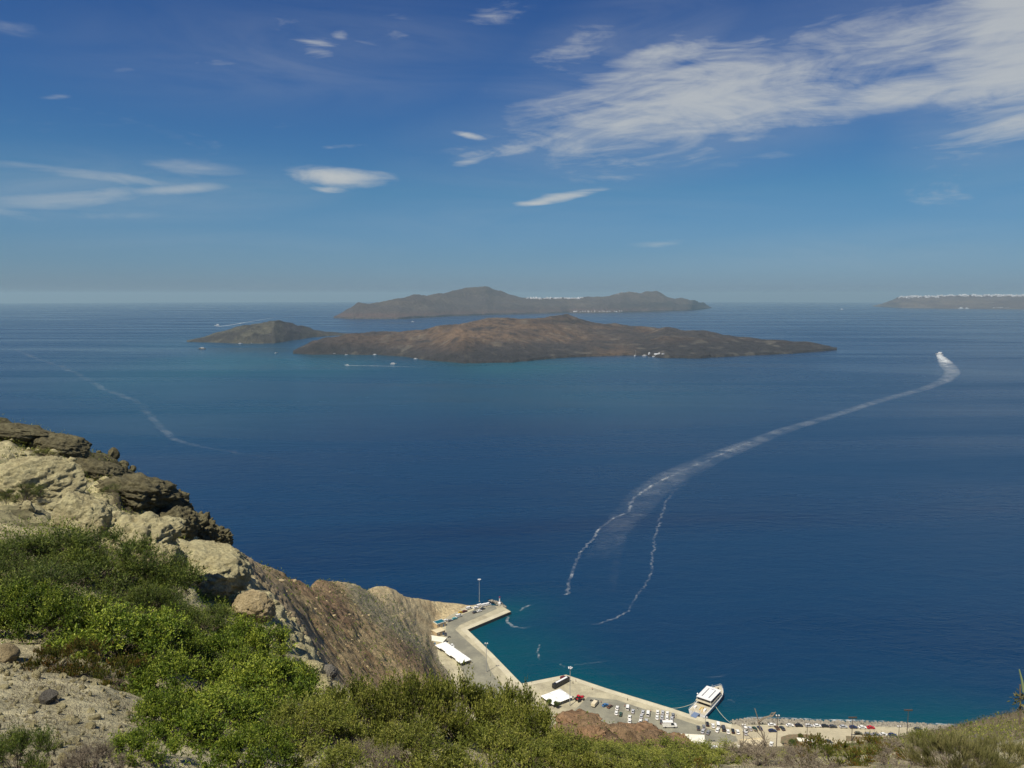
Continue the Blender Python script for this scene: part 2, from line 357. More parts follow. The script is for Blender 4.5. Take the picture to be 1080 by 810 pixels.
# ---- zones
def poly_mask(pts,soft):
    pts=np.array(pts,float); ins=np.zeros(PX.shape,bool); d=np.full(PX.shape,1e9); n=len(pts)
    for i in range(n):
        x1,y1=pts[i];x2,y2=pts[(i+1)%n]
        c=((y1>PY)!=(y2>PY))&(PX<(x2-x1)*(PY-y1)/((y2-y1) or 1e-9)+x1); ins^=c
        t=np.clip(((PX-x1)*(x2-x1)+(PY-y1)*(y2-y1))/((x2-x1)**2+(y2-y1)**2),0,1)
        d=np.minimum(d,np.hypot(PX-x1-t*(x2-x1),PY-y1-t*(y2-y1)))
    d=np.where(ins,d,-d)
    return sstep(-soft,soft,d)
wob=fbm(x/6,y/6,z/6,4)
near=1-sstep(22,27,RR)
rockz=sstep(22,26,RR)*(1-sstep(70,95,RR))*(1-sstep(.0-.30,-.22,AZ))    # crag on the left
far=sstep(70,120,RR)
flat=1-sstep(3,14,z)                                                    # port level
# ---- displacement
w1,w2,wi=worley(x/1.6+wob*.4,y/1.6,z/1.0+wob*.3)
crag=(.55-w1)*.9+ridged(x/5,y/5,z/4,5)*.9+fbm(x/.6,y/.6,z/.6,4)*.10
u1,u2,ui=worley(x/.45,y/.45,z/.3)
crag=crag+(.5-u1)*.16
disp=rockz*crag*.8
disp+=near*(fbm(x/.9,y/.9,z/.9,5)*.13+fbm(x/4,y/4,z/4,3)*.25+(.5-u1)*.05)*sstep(2.5,5,RR)
f1=ridged(x/28,y/28,z/40,6)*1.0+fbm(x/9,y/9,z/9,5)*.35
fw1,fw2,fwi=worley(x/9,y/9,z/7)
f1=f1*.75+(.5-fw1)*.3+fbm(x/4,y/4,z/4,4)*.2+fbm(x/2.2,y/2.2,z/2.2,4)*.22
outc=sstep(-.02,.02,AZ-az_tan(585,760)[0])*(1-sstep(-.02,.02,AZ-az_tan(770,780)[0]))*sstep(110,135,RR)*(1-sstep(185,230,RR))
mid=sstep(35,70,RR)*(1-rockz)
right=sstep(.17,.30,AZ)
famp=np.clip(RR*.013,0,3.2)*(1-.72*right)*(1-.93*flat)
disp+=mid*(f1-.25)*famp
disp+=outc*((.5-fw1)*2.6+ridged(x/14,y/14,z/10,6)*2.2-1.6+fbm(x/2,y/2,z/2,5)*.9)
disp*= (1-.8*(z<1.8))
Pt=Pt+Nn*disp[...,None]
cove=poly_mask([(491,665),(500,640),(560,600),(1100,640),(1100,745),(1000,764),(860,760),(775,761),(707,748),(597,713.5),(550,723),(519,692)],.5)*(RR>395)
Pt[...,2]=np.where(cove>.5,np.minimum(Pt[...,2],-3),Pt[...,2])
# flow gullies further down the brown slope
x,y,z=Pt[...,0],Pt[...,1],Pt[...,2]
N2=normals(Pt); steep=1-N2[...,2]
# ---- albedo
def C(*c): return np.array(c)
def mixv(a,b,f): return a*(1-f[...,None])+b*f[...,None]
nz=fbm(x/2.2,y/2.2,z/2.2,6); nz2=fbm(x/.35,y/.35,z/.35,4); nzf=fbm(x/22,y/22,z/22,6); nzg=fbm(x/7,y/7,z/7,5)
col=np.zeros(Pt.shape)+C(.54,.48,.29)
col=mixv(col,C(.64,.58,.36)+0*col,near*sstep(-.2,.3,nz))                     # pale earth
col=mixv(col,C(.53,.48,.27),rockz*sstep(-.5,.2,nz+.2))
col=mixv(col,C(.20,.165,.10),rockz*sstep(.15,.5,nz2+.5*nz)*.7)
dark=poly_mask([(-200,380),(0,440),(60,452),(150,485),(200,535),(250,578),(232,584),(200,572),(176,556),(150,552),(112,545),(104,520),(98,498),(60,488),(30,478),(0,474),(-200,440)],10+0)
dark=sstep(.35,.65,dark+.35*nz)*sstep(28,33,RR)*(1-sstep(60,80,RR))
col=mixv(col,mixv(C(.12,.11,.06)+0*col,C(.22,.19,.11)+0*col,sstep(-.2,.35,nz)),dark)
col=mixv(col,C(.12,.13,.055)+0*col,rockz*sstep(.1,.4,fbm(x/1.3+9,y/1.3,z/1.3,5))*.75*(N2[...,2]>.45))
# far slopes
brown=mixv(C(.58,.44,.23)+0*col,C(.41,.28,.145)+0*col,sstep(-.1,.4,nzg))
brown=mixv(brown,C(.30,.17,.10)+0*col,sstep(.1,.45,nzf)*.3)
brown=mixv(brown,C(.16,.16,.075)+0*col,sstep(.05,.35,fbm(x/5+50,y/5,z/5,5))*.55)
mf=sstep(60,85,RR)
col=mixv(col,brown,mf)
tan1=poly_mask([(236,570),(262,588),(300,610),(322,650),(340,690),(352,740),(300,740),(262,690),(240,640),(225,600)],8)
col=mixv(col,mixv(C(.46,.36,.21)+0*col,C(.34,.26,.145)+0*col,sstep(0,.4,nz+nzg)),tan1*sstep(40,52,RR)*(1-sstep(230,300,RR)))
tan2=poly_mask([(362,610),(400,612),(430,622),(500,630),(500,660),(460,665),(445,690),(425,670),(405,650),(380,640),(366,622)],5)
col=mixv(col,mixv(C(.60,.49,.28)+0*col,C(.50,.39,.22)+0*col,sstep(-.1,.3,nzg)),tan2*sstep(380,430,RR))
grey=poly_mask([(362,616),(385,620),(405,645),(440,672),(455,700),(430,700),(405,672),(380,645)],6)
col=mixv(col,C(.34,.31,.20)+0*col,grey*.8*sstep(300,330,RR))
red=poly_mask([(286,598),(312,606),(345,613),(365,640),(380,660),(360,668),(335,640),(310,625)],7)+poly_mask([(400,660),(445,690),(455,715),(420,700)],7)
col=mixv(col,mixv(C(.24,.13,.08)+0*col,C(.32,.22,.13)+0*col,sstep(-.2,.3,nzg)),np.clip(red,0,1)*.65*sstep(180,220,RR))
col=mixv(col,mixv(C(.34,.23,.13)+0*col,C(.20,.135,.075)+0*col,sstep(.0,.35,nzg+.3*nz)),outc*sstep(.1,.5,outc))
dry=mixv(C(.36,.30,.17)+0*col,C(.24,.20,.11)+0*col,sstep(-.1,.3,nz+.5*nz2)); dry=mixv(dry,C(.17,.16,.07)+0*col,sstep(.05,.35,fbm(x/3+20,y/3,z/3,5))*.4)
col=mixv(col,dry,sstep(.13,.22,AZ)*sstep(18,26,RR)*(1-outc))
col=mixv(col,C(.33,.29,.20)+0*col,flat*sstep(380,400,RR)*(1-tan2))
pit_shade=sstep(.55,.75,fbm(x/.9,y/.9,z/.7,4)*1.4)*rockz
col=mixv(col,C(.10,.085,.055)+0*col,pit_shade*.7)  # dark pits without depth: their shade is mixed into the albedo
col*= (1+.16*nz2+.10*fbm(x/80,y/80,z/80,3))[...,None]
col=np.clip(col,.01,.8)
m,nt,b=newmat('hillside_ground')
at=N(nt,'ShaderNodeAttribute',attribute_name='albedo').outputs['Color']
g=N(nt,'ShaderNodeNewGeometry').outputs['Position']
def tn(s,d=6.,r=.6): return N(nt,'ShaderNodeTexNoise',ins={'Vector':g,'Scale':s,'Detail':d,'Roughness':r}).outputs[0]
f=N(nt,'ShaderNodeMapRange',ins={'Value':tn(3.,10.,.75),'From Min':.3,'From Max':.7,'To Min':.5,'To Max':1.45}).outputs[0]
f2=N(nt,'ShaderNodeMapRange',ins={'Value':tn(.35,10.,.75),'From Min':.3,'From Max':.7,'To Min':.55,'To Max':1.4}).outputs[0]
c=mixc(1.,at,MA('MULTIPLY',f,f2,nt=nt),nt,'MULTIPLY')
nt.links.new(c,b.inputs['Base Color']); b.inputs['Roughness'].default_value=.95; b.inputs['Specular IOR Level'].default_value=.15
vor=N(nt,'ShaderNodeTexVoronoi',ins={'Vector':g,'Scale':5.}).outputs[0]
hh=MA('ADD',MA('MULTIPLY',tn(.5,12.,.72),.9,nt=nt),MA('MULTIPLY',vor,.05,nt=nt),nt=nt)
dist=N(nt,'ShaderNodeVectorMath',operation='LENGTH',ins={0:g}).outputs['Value']
fr=N(nt,'ShaderNodeSeparateXYZ',ins={0:g}).outputs[1]
farf=N(nt,'ShaderNodeMapRange',ins={'Value':fr,'From Min':70.,'From Max':160.}).outputs[0]
vo2=N(nt,'ShaderNodeTexVoronoi',feature='DISTANCE_TO_EDGE',ins={'Vector':N(nt,'ShaderNodeVectorMath',operation='MULTIPLY_ADD',ins={0:N(nt,'ShaderNodeTexNoise',ins={'Vector':g,'Scale':.15,'Detail':6.}).outputs['Color'],1:(9,9,9),2:g}).outputs[0],'Scale':.16}).outputs[0]
big_=MA('ADD',MA('MULTIPLY',tn(.11,10.,.78),4.5,nt=nt),MA('MINIMUM',MA('MULTIPLY',vo2,2.5,nt=nt),.7,nt=nt),nt=nt)
hh=MA('MULTIPLY_ADD',big_,farf,hh,nt=nt)
bp=N(nt,'ShaderNodeBump',ins={'Height':hh,'Strength':.9,'Distance':.9}); nt.links.new(bp.outputs[0],b.inputs['Normal'])
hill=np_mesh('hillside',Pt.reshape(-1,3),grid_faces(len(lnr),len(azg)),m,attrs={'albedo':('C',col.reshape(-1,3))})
tag(hill,kind='structure')
hv=[tuple(v) for v in Pt.reshape(-1,3)[::1]]
BVH=BVHTree.FromPolygons(hv,grid_faces(len(lnr),len(azg)).tolist())
def hit(x,y):
    d=Vector(((x-540)/FPX,CP-(y-405)/FPX*SP,-SP-(y-405)/FPX*CP)).normalized()
    return BVH.ray_cast(Vector((0,0,H)),d)
def drop(X,Y):
    q=BVH.ray_cast(Vector((X,Y,600)),Vector((0,0,-1))); return q[0] if q[0] else Vector((X,Y,0))
# ================================================================ islands
def land_mat(name,rough=.95):
    m,nt,b=newmat(name)
    at=N(nt,'ShaderNodeAttribute',attribute_name='albedo').outputs['Color']
    g=N(nt,'ShaderNodeNewGeometry').outputs['Position']
    t=N(nt,'ShaderNodeTexNoise',ins={'Vector':g,'Scale':.03,'Detail':9.,'Roughness':.7}).outputs[0]
    f=N(nt,'ShaderNodeMapRange',ins={'Value':t,'From Min':.3,'From Max':.7,'To Min':.35,'To Max':1.65}).outputs[0]
    nt.links.new(mixc(1.,at,f,nt,'MULTIPLY'),b.inputs['Base Color']); b.inputs['Roughness'].default_value=rough
    bp=N(nt,'ShaderNodeBump',ins={'Height':t,'Strength':1.,'Distance':25.}); nt.links.new(bp.outputs[0],b.inputs['Normal'])
    return m
ISM=land_mat('island_rock')
ISLE={}
def island(name,shore,crest,ridge,back,colf,amp,x0,x1,na=360,nr=150,cliff=6):
    """shore: (x,y) waterline; crest/ridge: (x,y,dr) metres behind the shore; back: depth behind shore"""
    a0=az_tan(x0,340)[0]; a1=az_tan(x1,340)[0]; azz=np.linspace(a0,a1,na)
    def prof(L,j): 
        a=[az_tan(p[0],p[1])[0] for p in L]; return np.interp(azz,a,[p[j] for p in L])
    sy=prof(shore,1)
    rsz=np.array([sea_r(az_tan(540+FPX*math.tan(a),yy)[1]) for a,yy in zip(azz,sy)])
    rsz=smooth1(rsz,3,0); 
    def line(L):
        yy=prof(L,1); dr=prof(L,2); r=rsz+dr
        t=np.array([az_tan(540+FPX*math.tan(a),q)[1] for a,q in zip(azz,yy)])
        return r,H+r*t
    cr,cz=line(crest); rr_,rz=line(ridge)
    rsz=rsz+fbm(azz*90*(3000/rsz.mean())**.0,azz*0,azz*0+len(name),3)*rsz.mean()*.005
    bk=rr_+np.interp(azz,[az_tan(p[0],340)[0] for p in back],[p[1] for p in back])
    T=np.linspace(0,1,nr)
    knots=np.stack([rsz-60,rsz,rsz+15,cr,rr_,(rr_+bk)/2,bk,bk+60]); 
    for i in range(1,8): knots[i]=np.maximum(knots[i],knots[i-1]+3)
    cv=-rsz**2/(2*RE)
    zz=np.stack([cv-12,cv-1,cv+cliff,np.maximum(cz,cv+cliff),np.maximum(rz,cv+cliff),np.maximum(rz*.6,cv+cliff*.6),cv-2,cv-15])
    tk=np.array([0,.08,.12,.42,.72,.85,.97,1.])
    Rg=np.empty((nr,na));Zg=np.empty((nr,na))
    for j in range(na): Rg[:,j]=np.interp(T,tk,knots[:,j]); Zg[:,j]=np.interp(T,tk,zz[:,j])
    Zg=smooth1(Zg,2,0); Zg=smooth1(Zg,2,1)
    Aq=np.broadcast_to(azz,Rg.shape)
    X=Rg*np.sin(Aq);Y=Rg*np.cos(Aq)
    s=amp
    hgt=np.clip(Zg-cv,0,None)
    dz=(ridged(X/(s*9),Y/(s*9),Y*0,6)-.45)*np.minimum(hgt*.45,s)+fbm(X/(s*2.5),Y/(s*2.5),Y*0,5)*np.minimum(hgt*.25,s*.3)
    Zg=Zg+dz*(hgt>1)
    P=np.stack([X,Y,Zg],-1); px,py=to_px(P)
    cl=colf(X,Y,Zg-cv,px,py,normals(P))
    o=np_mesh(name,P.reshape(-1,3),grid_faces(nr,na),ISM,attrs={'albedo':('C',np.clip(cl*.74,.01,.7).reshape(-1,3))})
    tag(o,kind='structure')
    ISLE[name]=BVHTree.FromPolygons([tuple(v) for v in P.reshape(-1,3)],grid_faces(nr,na).tolist())
    return o
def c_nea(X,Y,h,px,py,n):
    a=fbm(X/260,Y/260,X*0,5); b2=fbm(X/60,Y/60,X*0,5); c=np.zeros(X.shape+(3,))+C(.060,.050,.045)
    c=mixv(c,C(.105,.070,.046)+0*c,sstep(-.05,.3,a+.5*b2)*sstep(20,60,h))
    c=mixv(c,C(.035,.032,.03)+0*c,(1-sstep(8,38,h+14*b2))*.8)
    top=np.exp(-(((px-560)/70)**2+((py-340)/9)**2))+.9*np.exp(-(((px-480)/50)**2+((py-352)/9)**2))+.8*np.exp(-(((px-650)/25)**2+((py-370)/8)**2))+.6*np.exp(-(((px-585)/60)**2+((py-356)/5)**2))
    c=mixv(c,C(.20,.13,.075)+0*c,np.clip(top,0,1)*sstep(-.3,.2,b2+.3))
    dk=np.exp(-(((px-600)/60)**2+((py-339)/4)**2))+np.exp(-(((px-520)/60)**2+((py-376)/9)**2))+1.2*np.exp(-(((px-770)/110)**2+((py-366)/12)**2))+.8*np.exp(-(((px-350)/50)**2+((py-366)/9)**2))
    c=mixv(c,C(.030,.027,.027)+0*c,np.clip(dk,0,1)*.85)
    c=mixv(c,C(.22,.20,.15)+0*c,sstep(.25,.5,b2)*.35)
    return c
island('volcanic_island',[(308,373),(330,374),(360,374),(400,374.5),(425,376),(450,380),(490,383.5),(540,382.5),(575,379),(610,376.5),(650,375),(680,375),(700,378),(740,378),(780,375.5),(830,373.5),(884,369)],
 [(308,371,40),(330,362,60),(370,360,90),(420,362,120),(455,360,250),(480,354,260),(510,363,260),(550,364,250),(600,362,300),(650,363,300),(700,366,220),(760,367,150),(820,367,110),(884,368.5,30)],
 [(308,370.5,60),(330,358,150),(370,352,300),(420,348,600),(460,343,800),(500,339,1000),(535,335,1100),(560,333.5,1150),(600,334,1200),(625,340,1200),(660,345,1000),(700,345.5,900),(730,350,750),(760,354,600),(800,357,400),(850,360.5,220),(875,365,120),(884,368.5,50)],
 [(308,60),(400,500),(600,900),(760,600),(884,60)],c_nea,48,308,884,na=520,nr=170,cliff=9)
def c_pal(X,Y,h,px,py,n):
    a=fbm(X/90,Y/90,X*0,5); c=np.zeros(X.shape+(3,))+C(.05,.045,.036)
    c=mixv(c,C(.10,.092,.062)+0*c,sstep(-.1,.3,a)); c=mixv(c,C(.06,.05,.05)+0*c,sstep(295,305,px)*(1-sstep(315,322,px)))
    return c
island('rocky_islet',[(196,360.5),(215,361),(250,362.5),(290,362),(308,359),(330,356),(350,354),(384,353)],
 [(196,359.8,20),(220,357,80),(250,352,150),(290,352,120),(306,350,90),(320,351,80),(350,352.5,50),(384,352.8,20)],
 [(196,359.5,40),(215,355.5,150),(232,350,250),(250,343,350),(275,341,350),(290,339.5,300),(305,341,250),(318,344,260),(340,348.5,200),(365,351.5,120),(384,352.5,40)],
 [(196,50),(280,400),(384,50)],c_pal,26,196,384,na=260,nr=110,cliff=6)
def c_thi(X,Y,h,px,py,n):
    a=fbm(X/500,Y/500,h/60,6); c=np.zeros(X.shape+(3,))+C(.085,.065,.055)
    c=mixv(c,C(.11,.085,.065)+0*c,sstep(-.1,.35,a)); c=mixv(c,C(.13,.07,.055)+0*c,np.exp(-((h-40)/25)**2)*.6)
    return c
island('long_island',[(352,335.5),(372,336.5),(420,336.5),(470,334),(520,332),(560,331),(600,330),(640,330),(700,328.5),(730,327.5),(750,325)],
 [(352,335,60),(372,330,200),(420,329,250),(470,326,260),(520,324,260),(560,322,200),(600,322,200),(640,321,220),(700,319,220),(730,322,150),(750,324.6,50)],
 [(352,334,120),(363,328,300),(378,318,600),(420,314.5,1000),(455,311,1200),(478,306,1200),(498,304.5,1200),(512,302.5,1200),(530,306.5,1200),(552,313,900),(600,314,700),(640,312,900),(660,310,900),(683,306.5,900),(695,309,900),(705,313.5,700),(730,317,400),(744,320,250),(750,324.4,100)],
 [(352,200),(500,1600),(650,1500),(750,200)],c_thi,80,352,750,na=420,nr=110,cliff=20)
def c_oia(X,Y,h,px,py,n):
    a=fbm(X/500,Y/500,h/50,6); c=np.zeros(X.shape+(3,))+C(.10,.065,.055)
    c=mixv(c,C(.15,.11,.085)+0*c,sstep(-.1,.35,a))
    return c
island('headland',[(920,323.3),(950,324.8),(1000,325.5),(1080,326),(1400,330)],
 [(920,322.8,80),(950,318.5,300),(1000,318,300),(1080,318,300),(1400,318,300)],
 [(920,322.6,150),(935,319,400),(948,313.5,900),(975,311.8,1200),(1080,311.5,1400),(1200,310,1500),(1400,300,1500)],
 [(920,200),(1000,1500),(1400,2500)],c_oia,45,920,1400,na=300,nr=90,cliff=15)
# ================================================================ rocks
def rock_mat(name,c1,c2,sc_=1.):
    m,nt,b=newmat(name); g=N(nt,'ShaderNodeNewGeometry').outputs['Position']
    t=N(nt,'ShaderNodeTexNoise',ins={'Vector':g,'Scale':2.2*sc_,'Detail':12.,'Roughness':.75}).outputs[0]
    t2=N(nt,'ShaderNodeTexNoise',ins={'Vector':g,'Scale':9.*sc_,'Detail':8.,'Roughness':.7}).outputs[0]
    f=N(nt,'ShaderNodeMapRange',ins={'Value':t,'From Min':.38,'From Max':.62}).outputs[0]
    c=mixc(f,c2,c1,nt)
    f2=N(nt,'ShaderNodeMapRange',ins={'Value':t2,'From Min':.3,'From Max':.7,'To Min':.65,'To Max':1.3}).outputs[0]
    nt.links.new(mixc(1.,c,f2,nt,'MULTIPLY'),b.inputs['Base Color']); b.inputs['Roughness'].default_value=.95; b.inputs['Specular IOR Level'].default_value=.15
    bp=N(nt,'ShaderNodeBump',ins={'Height':MA('ADD',t,MA('MULTIPLY',t2,.35,nt=nt),nt=nt),'Strength':1.,'Distance':.25}); nt.links.new(bp.outputs[0],b.inputs['Normal'])
    return m
MR={'pale':rock_mat('pale_tuff',(.56,.51,.29),(.38,.33,.18)),'dark':rock_mat('dark_lava',(.20,.18,.10),(.10,.088,.05)),
    'tan':rock_mat('tan_tuff',(.50,.41,.24),(.34,.27,.15)),'red':rock_mat('red_scoria',(.17,.075,.05),(.07,.035,.03)),'rust':rock_mat('rust_rock',(.30,.19,.105),(.13,.08,.045),.3),'grey':rock_mat('grey_stone',(.24,.225,.19),(.13,.12,.10))}
def boulder(px_,py_,w,h,mat,label,seed,depth=.9,sub=6,cuts=13,rough=.12,up=0.,r=None,group=None,name='boulder',tilt=0.,cell=.0):
    """w,h in pixels of the photograph at the range of the ground there"""
    q=hit(px_,py_+h*.35)[0] if r is None else GR(px_,py_,r)
    rr=q.length if False else math.hypot(q.x,q.y); dist=(q-Vector((0,0,H))).length
    k=dist/FPX*.5
    bm=bmesh.new(); bmesh.ops.create_icosphere(bm,subdivisions=sub,radius=1); bm.verts.ensure_lookup_table()
    v=np.array([x.co[:] for x in bm.verts]); f=np.array([[a.index for a in t.verts] for t in bm.faces]); bm.free()
    rg=np.random.default_rng(seed)
    for i in range(cuts):
        n=rg.normal(size=3); n/=np.linalg.norm(n); dd=rg.uniform(.55,.85); s=v@n; v=v-np.outer(np.clip(s-dd,0,None)*.92,n)
    o=seed*3.7
    nn=v/np.linalg.norm(v,axis=1,keepdims=True)
    a,b_,c=v[:,0]*1.6+o,v[:,1]*1.6,v[:,2]*1.6
    d=ridged(a,b_,c,5)*rough*1.3+fbm(a*4,b_*4,c*4,5)*rough*1.0-sstep(.25,.5,fbm(a*3+7,b_*3,c*3,3))*rough*.6
    w1_,w2_,_=worley(a*1.2+.4*fbm(a*2,b_*2,c*2,3),b_*1.2,c*1.6+.3*a); d=d-np.exp(-(w2_-w1_)/.05)*rough*.55
    if cell:
        w1_,w2_,_=worley(a*cell+.5*fbm(a*2,b_*2,c*2,3),b_*cell,c*cell*1.3); d=d+(.5-w1_)*rough*2.2
    v=v+nn*d[:,None]
    v=v*np.array([w*k,w*k*depth,h*k])
    ct,st=math.cos(math.radians(tilt)),math.sin(math.radians(tilt)); v=np.stack([v[:,0]*ct+v[:,2]*st,v[:,1],-v[:,0]*st+v[:,2]*ct],-1)
    az=math.atan2(q.x,q.y)
    ob=np_mesh(name,v,f,MR[mat]); ob.location=Vector((q.x,q.y,q.z+h*k*(.45+up))) if r is None else Vector((q.x,q.y,q.z))
    ob.rotation_euler=(0,0,-az)
    tag(ob,label,'rock',group); return ob
RK=[
 # x,y,w,h,mat,label,seed,kw
 (215,604,88,44,'pale','largest pale boulder, overhanging a dark hollow at the right end of the cream rock face',4,dict(cuts=6,rough=.10,up=.42,tilt=16,depth=1.0)),
 (226,622,34,30,'pale','rounded pale lump of rock jutting from beneath the largest overhanging boulder',5,dict(cuts=5,rough=.09)),
 (267,642,40,34,'tan','squarish tan boulder with a shaded right side, just right of the dark hollow',8,dict(cuts=9,rough=.09,up=.15)),
 (150,570,76,52,'pale','broad pitted cream rock directly above the dark green thicket',12,dict(cuts=6,rough=.13,cell=1.6)),
 (172,590,44,40,'pale','cream rock split by a crack from the largest overhanging boulder',15,dict(cuts=7,rough=.12,cell=1.5)),
 (92,545,50,56,'pale','tall cream rock beside the narrow black cleft',18,dict(cuts=8,rough=.12)),
 (40,510,80,50,'pale','smooth cream slab at the left edge below the dark ridge',23,dict(cuts=5,rough=.12,depth=.8)),
 (18,454,70,16,'dark','flat layered dark lava slab on the ridge at the left edge',31,dict(cuts=6,rough=.10,tilt=12)),
 (66,470,48,24,'dark','dark lava block with a shadowed overhang at its right end',34,dict(cuts=8,rough=.10,tilt=14)),
 (104,495,50,22,'dark','long tilted dark rock slab running down the ridge',37,dict(cuts=8,rough=.10,tilt=22)),
 (148,520,70,32,'dark','broad brown lava crag in the middle of the ridge',41,dict(cuts=5,rough=.16,cell=1.5,tilt=16)),
 (180,535,38,34,'dark','craggy block at the seaward shoulder of the ridge',44,dict(cuts=6,rough=.18,cell=2.0)),
 (185,551,40,32,'dark','rounded olive brown rock below the craggy shoulder',47,dict(cuts=3,rough=.12,cell=2.0)),
 (210,558,32,30,'dark','dark knobbly rock near the lower end of the ridge',51,dict(cuts=5,rough=.2,cell=2.4)),
 (228,567,26,26,'dark','lowest blackish brown rock at the tip of the ridge against the sea',54,dict(cuts=5,rough=.2,cell=2.4)),
 (330,703,20,12,'pale','cream stone at the edge of the green bushes beside the brown slope',61,dict(cuts=6,rough=.1)),
 (345,708,18,14,'grey','grey brown stone next to the cream stones by the brown slope',64,dict(cuts=7,rough=.1)),
 (340,722,26,18,'pale','cream rock face showing through the bushes left of the brown slope',67,dict(cuts=6,rough=.12)),
 (373,727,11,8,'pale','small single white stone right of the cream rock face',70,dict(cuts=6,rough=.1,sub=3)),
 (4,690,22,18,'tan','rounded tan stone at the left edge above the pale earth patch',73,dict(cuts=4,rough=.08,sub=4)),
 (52,735,14,14,'grey','grey stone standing upright on the pale earth patch',76,dict(cuts=7,rough=.08,sub=4)),
 (608,761,44,9,'rust','rust brown rock lip above the dark hollow at the outcrop left end',83,dict(cuts=7,rough=.16,cell=1.5,r=166)),
 (622,775,28,14,'rust','rust brown knob beside the dark hollow of the outcrop',85,dict(cuts=9,rough=.16,cell=1.6,r=150)),
 (674,776,50,7,'rust','low rust brown ledge along the top of the outcrop',87,dict(cuts=8,rough=.16,cell=1.5,tilt=8,r=172)),
 (714,785,32,9,'rust','dark rust brown block ending the outcrop above the white building',89,dict(cuts=8,rough=.16,cell=1.7,r=176)),
 (1032,752-4,8,6,'tan','little tan rock on the skyline of the dry slope at right',79,dict(cuts=4,rough=.1,sub=3)),
]
for x_,y_,w_,h_,m_,lab,sd_,kw in RK:
    boulder(x_,y_,w_,h_,m_,lab,sd_,**kw)
# loose rubble on the pale earth and below the boulders: too many to count
def scatter_pts(mask_pts,n,rmin,rmax,seed,soft=3):
    mk=poly_mask(mask_pts,soft); ar=(RR**2)*np.gradient(LR[:,0])[:,None]*np.gradient(AZ[0])[None,:]
    w=mk*(RR>rmin)*(RR<rmax)*ar; w=w.ravel()/w.sum()
    rg=np.random.default_rng(seed); i=rg.choice(w.size,n,p=w,replace=True)
    J=Pt.reshape(-1,3)[i]; rr=RR.ravel()[i]
    return J+rg.normal(size=J.shape)*np.stack([rr*.001,rr*.003,rr*0],-1), rr, rg
def rubble(name,pts,n,rmin,rmax,s0,s1,mat,seed):
    P,rr,rg=scatter_pts(pts,n,rmin,rmax,seed)
    bm=bmesh.new(); bmesh.ops.create_icosphere(bm,subdivisions=2,radius=1); bm.verts.ensure_lookup_table()
    v0=np.array([x.co[:] for x in bm.verts]); f0=np.array([[a.index for a in t.verts] for t in bm.faces]); bm.free()
    Vs=[];Fs=[]
    for i,p in enumerate(P):
        v=v0.copy()
        for _ in range(5):
            n_=rg.normal(size=3); n_/=np.linalg.norm(n_); s=v@n_; v=v-np.outer(np.clip(s-rg.uniform(.5,.8),0,None),n_)
        s=s0*(s1/s0)**(rg.random()**2.2); v=v*rg.uniform(.6,1.2,3)*s
        Vs.append(v+p+np.array([0,0,s*.2])); Fs.append(f0+i*len(v0))
    return tag(np_mesh(name,np.concatenate(Vs),np.concatenate(Fs),MR[mat],smooth=False),kind='stuff')
rubble('loose_stones',[(-20,690),(60,700),(150,760),(130,820),(-20,820)],600,5,16,.010,.055,'pale',5)
rubble('loose_stones',[(240,640),(300,650),(380,735),(330,760),(290,700)],260,20,50,.05,.32,'pale',6)
rubble('loose_stones',[(0,470),(100,500),(220,590),(180,600),(0,560)],420,24,46,.04,.30,'pale',7)
rubble('loose_stones',[(90,480),(190,530),(245,580),(170,560)],260,30,60,.06,.40,'dark',8)
rubble('loose_stones',[(270,590),(350,610),(460,680),(440,730),(340,700)],300,70,560,.2,.9,'tan',9)
rubble('loose_stones',[(1000,790),(1040,780),(1060,820),(960,820)],160,12,30,.03,.12,'grey',10)
# ================================================================ plants
def leaf_mat(name,c1,c2,c3,trans=.25):
    m,nt,b=newmat(name)
    at=N(nt,'ShaderNodeAttribute',attribute_name='tone').outputs['Fac']
    oi=N(nt,'ShaderNodeObjectInfo').outputs['Random']
    r=N(nt,'ShaderNodeValToRGB'); r.color_ramp.elements[0].color=(*c1,1); r.color_ramp.elements[1].color=(*c3,1)
    e=r.color_ramp.elements.new(.5); e.color=(*c2,1)
    nt.links.new(at,r.inputs[0])
    hs=N(nt,'ShaderNodeMapRange',ins={'Value':oi,'To Min':.85,'To Max':1.2}).outputs[0]
    c=mixc(1.,r.outputs[0],hs,nt,'MULTIPLY')
    nt.links.new(c,b.inputs['Base Color']); b.inputs['Roughness'].default_value=.55; b.inputs['Specular IOR Level'].default_value=.3
    tr=N(nt,'ShaderNodeBsdfTranslucent',ins={'Color':c}); mxs=N(nt,'ShaderNodeMixShader',ins={0:trans,1:b.outputs[0],2:tr.outputs[0]})
    nt.links.new(mxs.outputs[0],[n for n in nt.nodes if n.type=='OUTPUT_MATERIAL'][0].inputs['Surface'])
    return m
ML={'green':leaf_mat('green_leaf',(.018,.036,.005),(.105,.165,.012),(.36,.40,.05)),
    'olive':leaf_mat('olive_leaf',(.03,.048,.008),(.15,.18,.022),(.38,.37,.08)),
    'dusk':leaf_mat('dull_leaf',(.015,.034,.006),(.085,.125,.018),(.26,.30,.05)),
    'grass':leaf_mat('spiky_leaf',(.045,.055,.015),(.16,.16,.05),(.33,.29,.12)),
    'succ':leaf_mat('succulent_leaf',(.05,.09,.012),(.12,.13,.02),(.24,.10,.03)),
    'dry':leaf_mat('dry_leaf',(.07,.055,.035),(.16,.13,.085),(.30,.25,.17),.1)}
MSTEM=paint('twig_bark',(.15,.12,.08),.9,0,.3,20); MDRY=paint('dead_twig',(.24,.20,.15),.9,0,.3,20)
